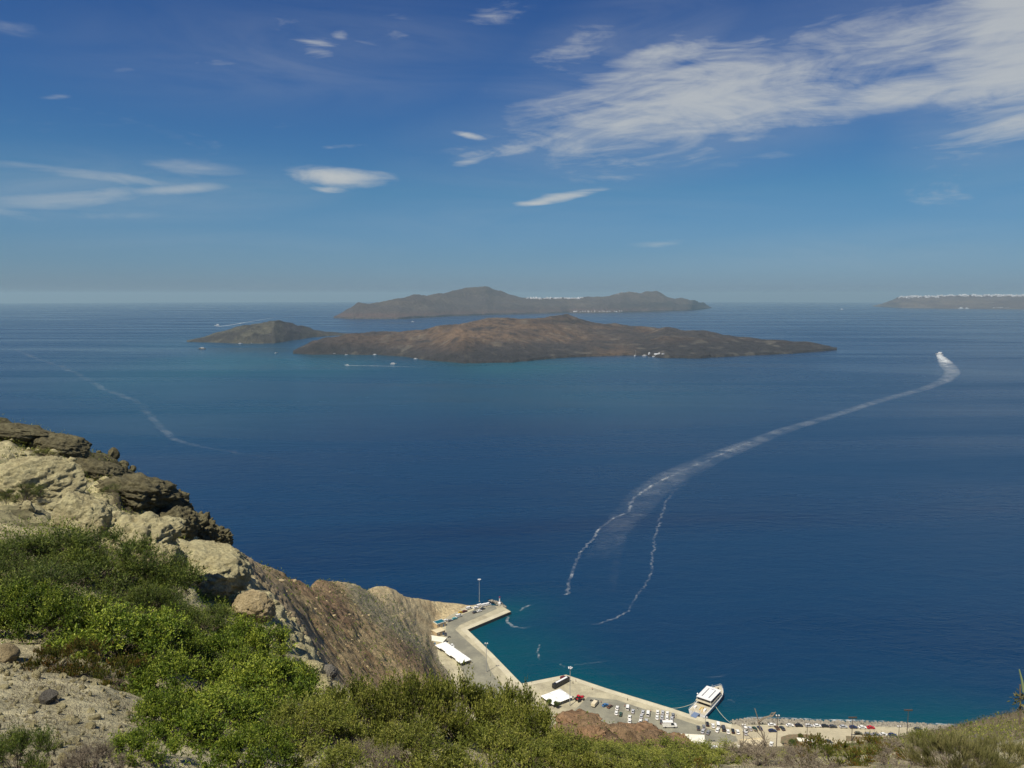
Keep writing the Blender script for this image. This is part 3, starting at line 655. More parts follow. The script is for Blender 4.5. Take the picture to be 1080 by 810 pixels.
def leaves(P,D,L,Wd,rg,tone,fold=.25):
    """P base points, D unit directions, L lengths, Wd widths -> folded diamond leaves"""
    n=len(P); r=rg.normal(size=(n,3)); s=np.cross(D,r); s/=np.linalg.norm(s,axis=1,keepdims=True)+1e-9
    u=np.cross(s,D)
    m=P+D*(L*.45)[:,None]; t=P+D*L[:,None]
    a=m+s*(Wd*.5)[:,None]+u*(Wd*fold)[:,None]; b=m-s*(Wd*.5)[:,None]+u*(Wd*fold)[:,None]
    V=np.stack([P,a,t,b],1).reshape(-1,3); F=np.arange(n*4).reshape(-1,4)
    return V,F,np.repeat(tone,4)
def shrub_data(kind,seed,n=9000):
    rg=np.random.default_rng(seed)
    cfg=dict(green=(.048,.025,.55,1.0),olive=(.046,.020,.8,1.0),dusk=(.052,.013,.7,1.0),grass=(.16,.010,1.3,.9),succ=(.085,.022,1.2,.7),dry=(.030,.010,.6,.8))[kind]
    L0,W0,upb,_=cfg
    nb=34 if kind!='grass' else 60            # clumps
    th=rg.uniform(0,2*math.pi,nb); rad=np.sqrt(rg.random(nb))*.82; hh=(1-rad**2*.75)*rg.uniform(.6,1.08,nb)
    cen=np.stack([rad*np.cos(th),rad*np.sin(th),hh*.62],-1); cr=rg.uniform(.17,.34,nb)
    # twigs
    nt_=n//9; k=rg.integers(0,nb,nt_)
    d=rg.normal(size=(nt_,3)); d[:,2]=np.abs(d[:,2])*1.1+.1; d/=np.linalg.norm(d,axis=1,keepdims=True)
    tip=cen[k]+d*(cr[k]*rg.uniform(.55,1.15,nt_))[:,None]; base=cen[k]-np.array([0,0,.0])-d*.08
    base[:,2]-=.06; tip[:,2]=np.maximum(tip[:,2],.02)
    out=tip-base; ln=np.linalg.norm(out,axis=1,keepdims=True); out/=ln
    m=9; kk=np.repeat(np.arange(nt_),m); t=rg.uniform(.35,1.03,nt_*m)
    P=base[kk]+out[kk]*(ln[kk]*t[:,None])
    D=out[kk]*.6+rg.normal(size=P.shape)*.55; D[:,2]+=.25*upb; D/=np.linalg.norm(D,axis=1,keepdims=True)
    tone=np.clip(.25+.5*rg.random(len(P))+ (rg.random(nb)[k][kk]-.5)*.45+(t-.7)*.35,0,1)
    L=L0*rg.uniform(.6,1.25,len(P)); Wd=W0*rg.uniform(.7,1.2,len(P))
    if kind in('grass',):
        D=D*.35+np.stack([P[:,0]*.5,P[:,1]*.5,P[:,2]*0+1],-1); D/=np.linalg.norm(D,axis=1,keepdims=True)
    if kind=='succ':
        D=D*.3+np.array([0,0,1]); D/=np.linalg.norm(D,axis=1,keepdims=True)
    V,F,T=leaves(P,D,L,Wd,rg,tone)
    # stems: thin 3-sided spikes
    sb=rg.choice(nt_,min(nt_,700 if kind!='dry' else 1400),replace=False)
    a=base[sb]; b=tip[sb]+out[sb]*.03; 
    mb_=np.arange(nb); a=np.concatenate([a,np.zeros((nb,3))]); b=np.concatenate([b,cen]); w=np.concatenate([np.full(len(sb),.0035 if kind!='dry' else .005),np.full(nb,.014)])
    dd=b-a; s=np.cross(dd,rg.normal(size=a.shape)); s/=np.linalg.norm(s,axis=1,keepdims=True)+1e-9; u=np.cross(s,dd); u/=np.linalg.norm(u,axis=1,keepdims=True)+1e-9
    q=[a+s*w[:,None],a-(s*.5-u*.87)*w[:,None],a-(s*.5+u*.87)*w[:,None],b]
    SV=np.stack(q,1).reshape(-1,3); i0=np.arange(len(a))*4
    SF=np.concatenate([np.stack([i0,i0+1,i0+3],-1),np.stack([i0+1,i0+2,i0+3],-1),np.stack([i0+2,i0,i0+3],-1)])
    fol=np_mesh('foliage',V,F,ML[kind],attrs={'tone':('F',T)},smooth=False,link=False)
    stm=np_mesh('stems',SV,SF,MDRY if kind=='dry' else MSTEM,smooth=False,link=False)
    return fol,stm
SH={}
def shrub_mesh(kind,var,n):
    key=(kind,var,n)
    if key not in SH: SH[key]=shrub_data(kind,hash((var,len(kind)))%1000+var*7+ord(kind[0]),n)
    return SH[key]
def shrub(x_,y_,wpx,hpx,kind,label,var=0,n=9000,group='shrubs on the slope',name='shrub'):
    q=hit(x_,y_)[0]
    if q is None: print('miss',x_,y_); return
    k=(q-Vector((0,0,H))).length/FPX
    o=empty(name,q-Vector((0,0,.06)),random.uniform(0,6.28)); s=wpx*k*.5
    o.scale=(s,s,hpx*k*(1.15 if x_<420 and y_>600 else 1.0))
    for nm,me in zip(('foliage','stems'),shrub_mesh(kind,var,n)):
        c=bpy.data.objects.new(nm,me); COL.objects.link(c); c.parent=o
    tag(o,label,'shrub',group); return o
# base x,y (pixel where it stands), width and height in px
SHR=[
 (30,608,110,44,'dusk','dark dull green shrub at the left edge just under the smooth cream slab',0,14000),
 (105,612,120,52,'dusk','large dark broom-like shrub directly below the narrow black cleft',1,16000),
 (165,640,110,54,'dusk','dark twiggy shrub below the pitted cream rock, left of the overhanging boulder',2,16000),
 (60,650,130,50,'dusk','dark shrub in the heart of the left thicket, lower than the broom-like one',1,16000),
 (14,660,90,46,'green','mid green shrub against the left edge, halfway down the thicket',0,14000),
 (125,690,120,50,'green','dense glossy green shrub in the middle of the left thicket',1,16000),
 (205,672,76,38,'dusk','dull green bush beneath the dark hollow of the boulder',0,12000),
 (228,655,34,20,'dusk','small round green tuft under the overhanging boulder',2,6000),
 (262,700,92,46,'green','rounded deep green bush right of the thicket below the squarish tan boulder',2,14000),
 (215,712,96,44,'green','leafy bright green bush left of the rounded deep green bush',0,14000),
 (182,735,104,46,'green','bright green shrub right of the pale earth patch',1,14000),
 (270,748,112,50,'green','leafy green shrub below the cream rock face among the bushes',0,16000),
 (215,785,120,48,'green','green shrub low in the left half, right of the dry tuft',2,16000),
 (310,790,110,48,'olive','yellowish green shrub at the bottom between the left thicket and the centre bush',0,14000),
 (150,800,70,34,'green','low green shrub at the bottom edge touching the dry tuft',0,12000),
 (352,752,64,26,'olive','sparse yellow green shrub at the foot of the cream rock face',1,10000),
 (385,778,96,66,'olive','olive shrub forming the left shoulder of the centre bush',1,14000),
 (435,778,92,84,'olive','olive shrub standing highest on the left of the centre bush, against the brown slope',2,14000),
 (482,782,92,84,'olive','olive shrub in front of the white awning of the harbour building',0,14000),
 (528,786,92,82,'olive','olive shrub overlapping the first pier where the road passes behind it',1,14000),
 (560,800,84,70,'olive','olive shrub at the right end of the centre bush beside the water',2,14000),
 (440,812,110,54,'olive','olive shrub at the bottom edge, left part of the centre bush',0,14000),
 (520,816,110,54,'olive','olive shrub at the bottom edge, middle of the centre bush',1,14000),
 (592,815,90,46,'olive','olive shrub at the bottom edge, right part of the centre bush',2,14000),
 (385,815,80,34,'dry','dry grey brown shrub at the bottom edge left of the centre bush',0,9000),
 (603,808,60,44,'olive','small olive shrub closing the right end of the centre bush beside the outcrop',1,9000),
 (650,812,90,20,'olive','low olive shrub at the bottom edge under the red brown outcrop',0,10000),
 (710,808,90,22,'olive','low olive shrub in front of the right end of the red brown outcrop',1,10000),
 (757,806,70,24,'olive','low green shrub under the flat roofed white harbour building',2,10000),
 (800,808,80,24,'dry','grey dry bush at the foot of the bare twig',1,9000),
 (853,812,70,22,'dry','grey dry bush right of the bare twig at the bottom edge',0,9000),
 (965,806,80,22,'dry','pale grey dry bush left of the spiky green tussock',1,9000),
 (1015,814,88,32,'grass','spiky green tussock in the bottom right corner',0,9000),
 (1058,812,70,28,'grass','spiky tussock touching the right edge',1,9000),
 (975,790,30,24,'olive','narrow yellow green sprig standing on the dry slope',0,5000),
 (75,675,90,46,'green','glossy green shrub between the left edge and the middle of the thicket',2,14000),
 (150,662,90,44,'dusk','dull green shrub behind the dense glossy one in the thicket',0,14000),
 (172,700,84,44,'green','green shrub squeezed between the two brightest bushes of the thicket',0,14000),
 (236,765,90,46,'green','green shrub in front of the leafy bush right of the earth patch',1,14000),
 (172,768,70,40,'green','green shrub on the right margin of the pale earth patch',2,12000),
 (300,735,70,42,'green','green shrub at the upper right margin of the thicket, facing the brown slope',1,12000),
 (345,780,84,44,'olive','olive shrub between the thicket and the left shoulder of the centre bush',2,14000),
 (262,812,90,44,'green','green shrub at the bottom edge directly below the thicket',0,14000),
 (345,818,84,36,'olive','yellowish shrub at the bottom edge beside the dry grey brown shrub',1,12000),
 (20,630,80,40,'dusk','dark shrub on the left edge between the two upper bushes',1,12000),
 (640,818,90,30,'olive','low olive shrub at the very bottom edge below the red brown outcrop',2,10000),
 (700,822,90,30,'olive','low olive shrub at the very bottom edge left of the bare twig',0,10000),
 (118,520,26,12,'dusk','dark tuft in a joint high on the cream face beside the ridge',1,4000),
 (140,560,30,10,'olive','olive tuft growing on the pitted cream rock above the thicket',0,4000),
 (45,480,30,10,'olive','thin olive tuft under the layered dark slab at the left edge',2,4000),
 (205,585,26,10,'olive','small olive tuft on top of the largest overhanging boulder',1,4000),
 (18,812,70,44,'dusk','dark rounded tuft in the bottom left corner',2,12000),
 (92,815,66,32,'dry','brown dry tuft on the pale earth at the bottom left',0,9000),
 (25,528,46,20,'dusk','dark bush growing on the smooth cream slab',1,8000),
 (78,502,24,8,'dusk','flat little plant high on the cream rock face',0,4000),
 (62,706,80,26,'succ','upright fleshy ice plants fringing the top of the pale earth patch',0,7000),
 (120,722,80,26,'succ','fleshy ice plants with red tips right of the pale earth patch',1,7000),
 (425,800,44,24,'succ','reddish fleshy plants left of the centre bush',0,5000),
 (880,808,76,26,'succ','yellow fleshy plants at the bottom edge below the car park',1,7000),
 (930,802,60,22,'succ','yellow green fleshy plants just left of the pale grey dry bush',0,7000),
 (730,816,50,18,'succ','reddish brown fleshy plants at the bottom edge near the bare twig',1,5000),
]
for a in SHR: shrub(a[0],a[1],a[2],a[3],a[4],a[5],a[6],a[7])
# ---- ground cover: low leafy carpet between the shrubs
def carpet(name,regs,kind,L0,W0,hgt,seed):
    Vs=[];Fs=[];Ts=[];b=0
    for pts,n,rmin,rmax in regs:
        P,rr,rg=scatter_pts(pts,n,rmin,rmax,seed,8); seed+=1
        cl=vn(P[:,0]*1.3,P[:,1]*1.3,P[:,2]*1.3); keep=rg.random(n)<(.25+cl); P=P[keep];rr=rr[keep];cl=cl[keep]
        sc_=(rr/10)**.6
        P=P+np.stack([rg.normal(size=len(P))*.03,rg.normal(size=len(P))*.03,rg.random(len(P))**1.5*hgt*cl*1.6*sc_],-1)
        D=rg.normal(size=P.shape)*.7; D[:,2]=np.abs(D[:,2])+.5; D/=np.linalg.norm(D,axis=1,keepdims=True)
        V,F,T=leaves(P,D,L0*sc_*rg.uniform(.6,1.3,len(P)),W0*sc_*rg.uniform(.6,1.3,len(P)),rg,np.clip(rg.random(len(P))*.6+cl*.45,0,1))
        Vs.append(V);Fs.append(F+b);Ts.append(T);b+=len(V)
    return tag(np_mesh(name,np.concatenate(Vs),np.concatenate(Fs),ML[kind],attrs={'tone':('F',np.concatenate(Ts))},smooth=False),kind='stuff')
carpet('ground_cover',[([(-20,570),(60,580),(200,610),(260,670),(330,730),(420,800),(420,830),(140,830),(170,760),(100,710),(60,690),(-20,680)],75000,3.5,30)],'green',.035,.018,.20,21)
carpet('low_scrub',[([(255,590),(350,612),(450,640),(470,720),(420,750),(340,700)],7000,70,560),([(590,745),(740,760),(750,800),(590,800)],1000,100,200),([(1000,768),(1100,745),(1100,790),(900,800),(860,792)],2500,30,400)],'dusk',.10,.06,.06,71)
carpet('ground_cover',[([(380,760),(450,750),(600,785),(760,790),(760,830),(380,830)],95000,3.5,26)],'olive',.035,.015,.20,31)
carpet('dry_grass',[([(600,790),(760,795),(900,790),(1000,770),(1100,750),(1100,830),(600,830)],30000,4,75),([(1000,768),(1100,745),(1100,790),(900,800),(860,792)],26000,30,200),
   ([(310,700),(420,745),(400,800),(300,740)],7000,10,45),([(-10,480),(90,520),(190,590),(120,600),(-10,560)],2500,24,45),([(20,720),(150,760),(150,830),(-20,830)],2500,4,14)],'dry',.07,.006,.10,41)
carpet('ground_cover',[([(860,795),(1100,760),(1100,830),(760,830),(700,800)],24000,3.5,60),([(0,455),(60,470),(200,540),(190,590),(90,560),(0,540)],9000,24,48)],'olive',.04,.014,.12,51)
# ---- bare dead twig with branching arms in front of the car park
def bare_twig():
    b=hit(786,803)[0]; d=math.hypot(b.x,b.y)
    def at(x_,y_): return GR(x_,y_,d)
    root=empty('dead_bush',b)
    tag(root,'bare leafless twig with crooked arms sticking up in front of the car park','dead plant')
    m=MB(); m.M=Matrix.Translation(-b)
    k=d/FPX
    m.tube([b,at(790,795),at(800,786),at(806,780)],1.3*k,5,.7*k); m.build('stem',MDRY,root)
    for pts,r0 in (([(806,780),(797,770),(785,768),(778,764)],.7),([(800,786),(790,776),(783,771)],.5),([(806,780),(801,766),(799,757),(796,747)],.8),([(799,762),(806,757),(815,755),(818,751)],1.3),([(806,780),(812,790),(820,797)],.7),([(806,782),(803,793),(795,802)],.7),
        ([(806,780),(806,772),(803,770)],.6),([(812,755),(814,752),(818,752)],.9),([(790,795),(770,790),(758,786)],.5),([(800,786),(795,790),(780,788),(770,783)],.45)):
        m=MB(); m.M=Matrix.Translation(-b); m.tube([at(*p) for p in pts],r0*k,5,r0*k*.5); m.build('branch',MDRY,root)
bare_twig()
def agave_stalk():
    b=hit(1075,772)[0]; d=math.hypot(b.x,b.y); k=d/FPX
    at=lambda x_,y_: GR(x_,y_,d)-b
    root=empty('agave',b); tag(root,'tall thin flower stalk with a green leafy tuft at the right edge against the sea','plant')
    MB().tube([(0,0,-.1),at(1076,750),at(1076,722)],.8*k,6,.6*k).build('stalk',MSTEM,root)
    rg=np.random.default_rng(3); n=110
    c=np.array(at(1079,738)); P=c+rg.normal(size=(n,3))*np.array([3.2,3,3.0])*k; D=(P-c)/k/5+rg.normal(size=(n,3))*.4+np.array([0,0,.3]); D/=np.linalg.norm(D,axis=1,keepdims=True)
    V,F,T=leaves(P,D,np.full(n,3.6*k),np.full(n,1.3*k),rg,rg.random(n)); np_mesh('leaves',V,F,ML['grass'],root,attrs={'tone':('F',T)},smooth=False)
    MB().tube([at(1080,730),at(1078,718),at(1075,706)],1.5*k,6,.5*k).build('leaf_spike',paint('leaf_green',(.20,.26,.12),.6),root)
agave_stalk()
# ================================================================ harbour
def conc(name,c1,c2,sc_=.12):
    m,nt,b=newmat(name); g=N(nt,'ShaderNodeNewGeometry').outputs['Position']
    t=N(nt,'ShaderNodeTexNoise',ins={'Vector':g,'Scale':sc_,'Detail':9.,'Roughness':.7}).outputs[0]
    f=N(nt,'ShaderNodeMapRange',ins={'Value':t,'From Min':.4,'From Max':.62}).outputs[0]
    t2=N(nt,'ShaderNodeTexNoise',ins={'Vector':g,'Scale':1.3,'Detail':6.,'Roughness':.7}).outputs[0]
    f2=N(nt,'ShaderNodeMapRange',ins={'Value':t2,'From Min':.3,'From Max':.7,'To Min':.85,'To Max':1.1}).outputs[0]
    nt.links.new(mixc(1.,mixc(f,c1,c2,nt),f2,nt,'MULTIPLY'),b.inputs['Base Color']); b.inputs['Roughness'].default_value=.9
    return m
MQ=conc('quay_concrete',(.47,.43,.29),(.31,.28,.19),.09); MQE=conc('quay_edge_concrete',(.56,.52,.37),(.46,.42,.30))
MAS=conc('grey_asphalt',(.18,.175,.135),(.27,.26,.19),.08); MDU=conc('dusty_ground',(.46,.41,.28),(.38,.34,.23))
MWALLQ=conc('wet_shaded_quay_wall',(.10,.10,.08),(.05,.05,.045))  # wet concrete, with the wall's shade also put into its dark colour
QZ=2.5
def sheet(name,pts,z,mat,th=.25,kind='structure'):
    P=[G(a,b,z) for a,b in pts]; return tag(MB().prism([(p.x,p.y) for p in P],z-th,z).build(name,mat),kind=kind)
def quay(name,pts):
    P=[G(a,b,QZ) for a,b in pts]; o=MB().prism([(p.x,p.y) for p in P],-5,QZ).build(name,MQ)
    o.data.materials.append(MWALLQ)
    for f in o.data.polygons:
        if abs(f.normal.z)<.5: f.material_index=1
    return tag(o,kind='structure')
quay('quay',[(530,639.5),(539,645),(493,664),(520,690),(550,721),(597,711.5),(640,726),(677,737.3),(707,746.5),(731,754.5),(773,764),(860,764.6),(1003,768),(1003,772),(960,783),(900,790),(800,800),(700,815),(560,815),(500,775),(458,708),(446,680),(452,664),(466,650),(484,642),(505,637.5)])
EW=[(538.5,645),(493,664),(520,690),(550,721),(597,711.8),(640,726.3),(677,737.6),(707,746.8),(731,754.8),(772,764)]
def strip(name,line,w,z,mat):       # paved edge strip of width w metres on the land side
    P=[Vector(G(a,b,z)[:2]) for a,b in line]; inn=[]
    for i,p in enumerate(P):
        d=(P[min(i+1,len(P)-1)]-P[max(i-1,0)]).normalized(); n=Vector((d.y,-d.x))
        dp=(p-P[i-1]).normalized() if i else d; dn=(P[i+1]-p).normalized() if i<len(P)-1 else d
        k=1/max(.6,math.cos(dp.angle(dn)/2)); inn.append(p+n*w*k)
    return P,inn
P_,I_=strip('edge',EW,4.5,QZ,MQE)
c0=Vector(G(480,690,QZ)[:2]); 
if (I_[2]-c0).length>(P_[2]-c0).length: I_=[p*2-q for p,q in zip(P_,I_)]
m_=MB()
for i in range(len(P_)-1): m_.add([(P_[i].x,P_[i].y,QZ+.06),(P_[i+1].x,P_[i+1].y,QZ+.06),(I_[i+1].x,I_[i+1].y,QZ+.06),(I_[i].x,I_[i].y,QZ+.06)],[(0,1,2,3)])
tag(m_.build('quay_edge_paving',MQE),kind='structure')
sheet('road',[(521.5,638.3),(524,642),(485,659),(480,664),(495,678),(512,693),(517,707),(536,732),(520,750),(500,735),(487,706),(478,687),(471,673),(470,658),(485,649),(503,642)],QZ+.1,MAS,.05)
sheet('car_park',[(620,735),(650,738),(680,748),(711,756.9),(738,765.5),(775,776.5),(790,778),(790,782),(776,783),(740,782),(700,782),(660,775),(600,755)],QZ+.1,MAS,.05)
sheet('coast_road',[(773,765.3),(860,766.5),(1000,769.5),(1000,771),(963,775),(945,779.5),(900,783),(870,789),(800,795),(750,792),(750,786),(778,782)],QZ+.12,MDU,.05)
# rubble breakwater along the water
def rocks_line(name,line,n,s0,s1,wid,mat,seed,ztop=2.4):
    rg=np.random.default_rng(seed); P=[np.array(G(a,b,0)) for a,b in line]; seg=[np.linalg.norm(q-p) for p,q in zip(P[:-1],P[1:])]; tot=sum(seg)
    bm=bmesh.new(); bmesh.ops.create_icosphere(bm,subdivisions=1,radius=1); bm.verts.ensure_lookup_table()
    v0=np.array([x.co[:] for x in bm.verts]); f0=np.array([[a.index for a in t.verts] for t in bm.faces]); bm.free()
    Vs=[];Fs=[]
    for i in range(n):
        t=rg.random()*tot; k=0
        while t>seg[k]: t-=seg[k];k+=1
        p=P[k]+(P[k+1]-P[k])*t/seg[k]; d=(P[k+1]-P[k])/seg[k]; nrm=np.array([-d[1],d[0],0]); nrm=nrm if nrm[1]<0 else -nrm
        w=rg.random(); s=rg.uniform(s0,s1); v=v0*rg.uniform(.6,1.15,(1,3))*s*(1+.25*rg.normal(size=(len(v0),1))*.5)
        Vs.append(v+p+nrm*w*wid+np.array([0,0,ztop*w*.9+rg.uniform(-.3,.3)])); Fs.append(f0+i*len(v0))
    return tag(np_mesh(name,np.concatenate(Vs),np.concatenate(Fs),mat,smooth=False),kind='stuff')
MRB=conc('breakwater_stone',(.34,.31,.24),(.17,.155,.125),.5)
rocks_line('shore_rocks',[(770,760.5),(785,758.5),(810,758.5),(860,760.5),(930,762),(1003,765.5)],1500,.5,1.3,9,MRB,3)
rocks_line('shore_rocks',[(520,633.5),(528,635.5),(535,641.5)],90,.6,1.4,7,MRB,4)
rocks_line('shore_rocks',[(1000,766.5),(1030,768),(1060,770)],120,.5,1.5,8,MRB,5)
# ---------------------------------------------------------------- vehicles
PAINT={}
def pm(name,c,r=.3):
    if name not in PAINT: PAINT[name]=paint(name+'_paint',c,r,0,.05)
    return PAINT[name]
CC={'white':(.80,.80,.76),'silver':(.45,.46,.47),'grey':(.20,.21,.22),'dark grey':(.06,.065,.07),'black':(.02,.02,.022),'navy':(.02,.035,.10),'blue':(.05,.16,.35),'red':(.50,.02,.03),
    'dark red':(.12,.02,.02),'yellow':(.65,.42,.04),'dark green':(.03,.07,.045),'teal':(.10,.38,.42),'olive':(.12,.12,.07),'brown':(.14,.08,.045),'cream':(.68,.60,.42)}
MGLASS=paint('dark_window_glass',(.02,.025,.03),.08); MTYRE=paint('black_rubber',(.02,.02,.02),.8); MCHROME=paint('lamp_lens',(.7,.7,.65),.15); MRED=paint('tail_lamp_red',(.4,.01,.01),.3)
MWHITE=paint('white_paint',(.82,.82,.80),.45,0,.06,.4); MGREYM=paint('galvanised_steel',(.42,.43,.43),.4,.3); MDARKM=paint('dark_rusty_steel',(.09,.07,.055),.7)
CARM={}
def car_meshes(kind,colr):
    if (kind,colr) in CARM: return CARM[kind,colr]
    p=pm(colr.replace(' ','_'),CC[colr]); out=[]
    # along +x front; profiles
    if kind=='car': L,Wd,prof,cab,top=4.3,1.75,[(-2.15,.35),(2.15,.35),(2.15,.72),(1.15,.93),(-1.75,.98),(-2.12,.85)],[(-1.6,.95),(1.05,.9),(.35,1.42),(-1.15,1.45)],1.45
    elif kind=='van': L,Wd,prof,cab,top=5.2,1.95,[(-2.6,.4),(2.6,.4),(2.6,.95),(1.75,1.15),(-2.6,1.2)],[(-2.55,1.15),(1.85,1.1),(1.15,2.1),(-2.5,2.15)],2.15
    else: L,Wd,prof,cab,top=5.0,1.85,[(-2.5,.45),(2.5,.45),(2.5,.95),(1.5,1.1),(-2.5,1.1)],[(-.6,1.08),(1.4,1.05),(.8,1.75),(-.45,1.75)],1.75
    def ext(pr,w,wt=None,z0=None,z1=None):
        m=MB(); n=len(pr); wt=wt or w; zs=[q[1] for q in pr]; a,b=min(zs),max(zs)
        ww=[w+(wt-w)*(q[1]-a)/(b-a) for q in pr]
        m.add([(q[0],-u/2,q[1]) for q,u in zip(pr,ww)]+[(q[0],u/2,q[1]) for q,u in zip(pr,ww)],[tuple(range(n))[::-1],tuple(range(n,2*n))]+[(i,(i+1)%n,n+(i+1)%n,n+i) for i in range(n)]); return m
    out.append(('body',ext(prof,Wd).build('body',p,bevel=.06,link=False),None))
    out.append(('windows',ext(cab,Wd*.95,Wd*.8).build('windows',MGLASS,link=False),None))
    xa,xb=cab[3][0],cab[2][0]
    m=MB(); m.add([(xa-.05,-Wd*.41,top-.06),(xb+.05,-Wd*.41,top-.06),(xb+.05,Wd*.41,top-.06),(xa-.05,Wd*.41,top-.06),(xa,-Wd*.38,top+.03),(xb,-Wd*.38,top+.03),(xb,Wd*.38,top+.03),(xa,Wd*.38,top+.03)],[(0,3,2,1),(4,5,6,7),(0,1,5,4),(1,2,6,5),(2,3,7,6),(3,0,4,7)])
    for x0,x1,s in ((cab[0][0],xa,1),(cab[1][0],xb,1)):
        for sy in (-1,1): m.tube([(x0,sy*Wd*.475,cab[0][1]),(x1,sy*Wd*.4,top-.03)],.05,4)
    out.append(('roof',m.build('roof',p,link=False),None))
    if kind=='van':
        m=MB(); 
        for sy in (-1,1): m.box(-2.5,.4,sy*.93-.04,sy*.93+.04,1.15,1.95)
        out.append(('side_panel',m.build('side_panel',p,link=False),None))
    wheel=MB(); wheel.M=Matrix.Rotation(math.pi/2,4,'X'); wheel.lathe([(.2,-.1),(.33,-.1),(.33,.1),(.2,.1)],12); wm=wheel.build('wheel',MTYRE,link=False)
    for sx in (-1,1):
        for sy in (-1,1): out.append(('wheel',wm,(sx*L*.31,sy*Wd*.46,.33)))
    for sy in (-1,1):
        out.append(('headlight',MB().box(-.05,.05,-.18,.18,-.08,.08).build('headlight',MCHROME,link=False),(L/2+.0,sy*Wd*.34,.72 if kind=='car' else .85)))
        out.append(('tail_light',MB().box(-.05,.05,-.12,.12,-.1,.1).build('tail_light',MRED,link=False),(-L/2+.0,sy*Wd*.38,.74 if kind=='car' else .9)))
    CARM[kind,colr]=out; return out
def vehicle(x_,y_,colr,head,label,kind='car',z=QZ+.12,s=1.12):
    """head: degrees, 0 = nose to the right of the picture, 90 = nose away"""
    o=empty({'car':'parked_car','van':'parked_van','pickup':'parked_pickup'}[kind],G(x_,y_+1.2,z),math.radians(head)+random.uniform(-.04,.04)); o.scale=(s,)*3
    for nm,me,loc in car_meshes(kind,colr):
        c=bpy.data.objects.new(nm,me); COL.objects.link(c); c.parent=o
        if loc: c.location=loc
    tag(o,label,{'car':'car','van':'van','pickup':'pickup truck'}[kind],'cars parked around the harbour'); return o
ORD=['first','second','third','fourth','fifth','sixth','seventh','eighth','ninth','tenth','eleventh','twelfth','thirteenth','fourteenth','fifteenth']
def row(where,L,head,side='from the left'):
    L=sorted(L,key=lambda t:t[0])
    for i,e in enumerate(L):
        x_,y_,c=e[:3]; k=e[3] if len(e)>3 else 'car'; h=e[4] if len(e)>4 else head
        vehicle(x_,y_,c,h,f"{c} {'pickup' if k=='pickup' else k}, {ORD[i]} {side} {where}",k)
row('along the cliff foot on the far pier',[(470,654,'white'),(474.5,654,'grey'),(479.5,652,'teal'),(484,649.3,'white','van'),(486,645.2,'yellow'),(490,644.3,'dark red'),(494.5,641.3,'white','van')],38)
row('in the cluster near the pier-end lamp mast',[(502,640.5,'white'),(506,638.6,'white','van'),(509,641.6,'dark grey'),(510.5,638.2,'white','van'),(514.5,637.4,'white','van')],35)
row('of two on the far pier road',[(501,645.2,'dark grey'),(505.5,644,'white')],38)
vehicle(477,680.5,'white',-62,'lone white car on the grey road beside the white awning')
vehicle(468.5,676.5,'black',-60,'black car squeezed between the cream building and the white awning')
vehicle(469.5,668.5,'dark grey',-80,'dark grey car beside the tan block on the pier')
row('in the front row of the car park',[(651,746.5,'white'),(662,746.5,'white','van'),(667.5,750,'silver'),(678,751,'silver'),(683.5,752.8,'white','van'),(693.5,751,'white'),(699,751.3,'silver'),(703.8,752.3,'white'),(709.8,754,'grey')],78)
row('in the second row of the car park',[(650,751.8,'white'),(654.6,753,'dark green'),(664,756.3,'white'),(676.4,755.3,'silver'),(693,756.6,'white'),(698.2,756.6,'silver'),(703.3,757,'white'),(708.6,757.8,'silver')],78)
row('in the back row against the brown outcrop',[(664,760.5,'white'),(675.5,760.5,'white'),(681.8,760.2,'silver'),(697.5,761,'dark grey')],78)
vehicle(706,765.4,'white',2,'long white van parked crosswise at the end of the car park','van',s=1.7)
vehicle(638.5,743.5,'blue',30,'blue car left of the car park, alone near the cream box trailer')
vehicle(643.2,744.8,'brown',50,'small brown car beside the blue one')
row('in the front row by the ferry stern',[(736.5,767.5,'dark grey'),(742.5,766.5,'grey'),(746,763.3,'black'),(752,765.2,'white'),(757.3,764.5,'white','van'),(763,768.3,'dark grey','van'),(767.8,771.5,'white'),(773,770.7,'black'),(778,771.8,'white')],82)
row('in the second row by the ferry stern',[(741.5,771,'silver'),(747,772.4,'grey'),(756.8,770,'white')],60)
row('in the row left of the bare twig',[(785.7,769,'white','van'),(791,768.3,'silver'),(796,768.4,'dark green'),(801.3,767.8,'navy')],96)
vehicle(786,773,'silver',90,'silver car directly behind the white van left of the bare twig')
row('close to the rubble shore behind the bare twig',[(814,764.3,'white','car',0),(819.3,767.2,'brown','car',95),(825,767.8,'dark grey','car',100)],0)
vehicle(814.5,770.4,'navy',4,'low dark blue car standing alone on the sandy road, right of the bare twig')
row('in the long row beside the rubble shore',[(833,764.8,'white'),(842.5,764.9,'black'),(853,765.2,'silver'),(862,765.3,'white'),(870,765.5,'black'),(878.5,766,'dark grey'),(889.5,766.3,'silver'),(900,766.7,'navy'),(909.5,767,'white'),(918.3,767.1,'red'),(968,768.7,'dark grey')],2)
row('in the row along the planted strip',[(905.5,773.3,'olive'),(915.7,774.2,'grey'),(924,774.5,'grey'),(932,774.5,'white'),(941.2,774.8,'navy')],-5)
vehicle(874.3,782.3,'dark grey',-50,'dark grey car alone on the pale road beside the planted island')
row('in the bushes right of the flat white building',[(747,786.5,'white'),(753,787.8,'white')],10)
vehicle(813.5,784.5,'white',60,'white car right of the sandy coloured building, behind the bare twig')
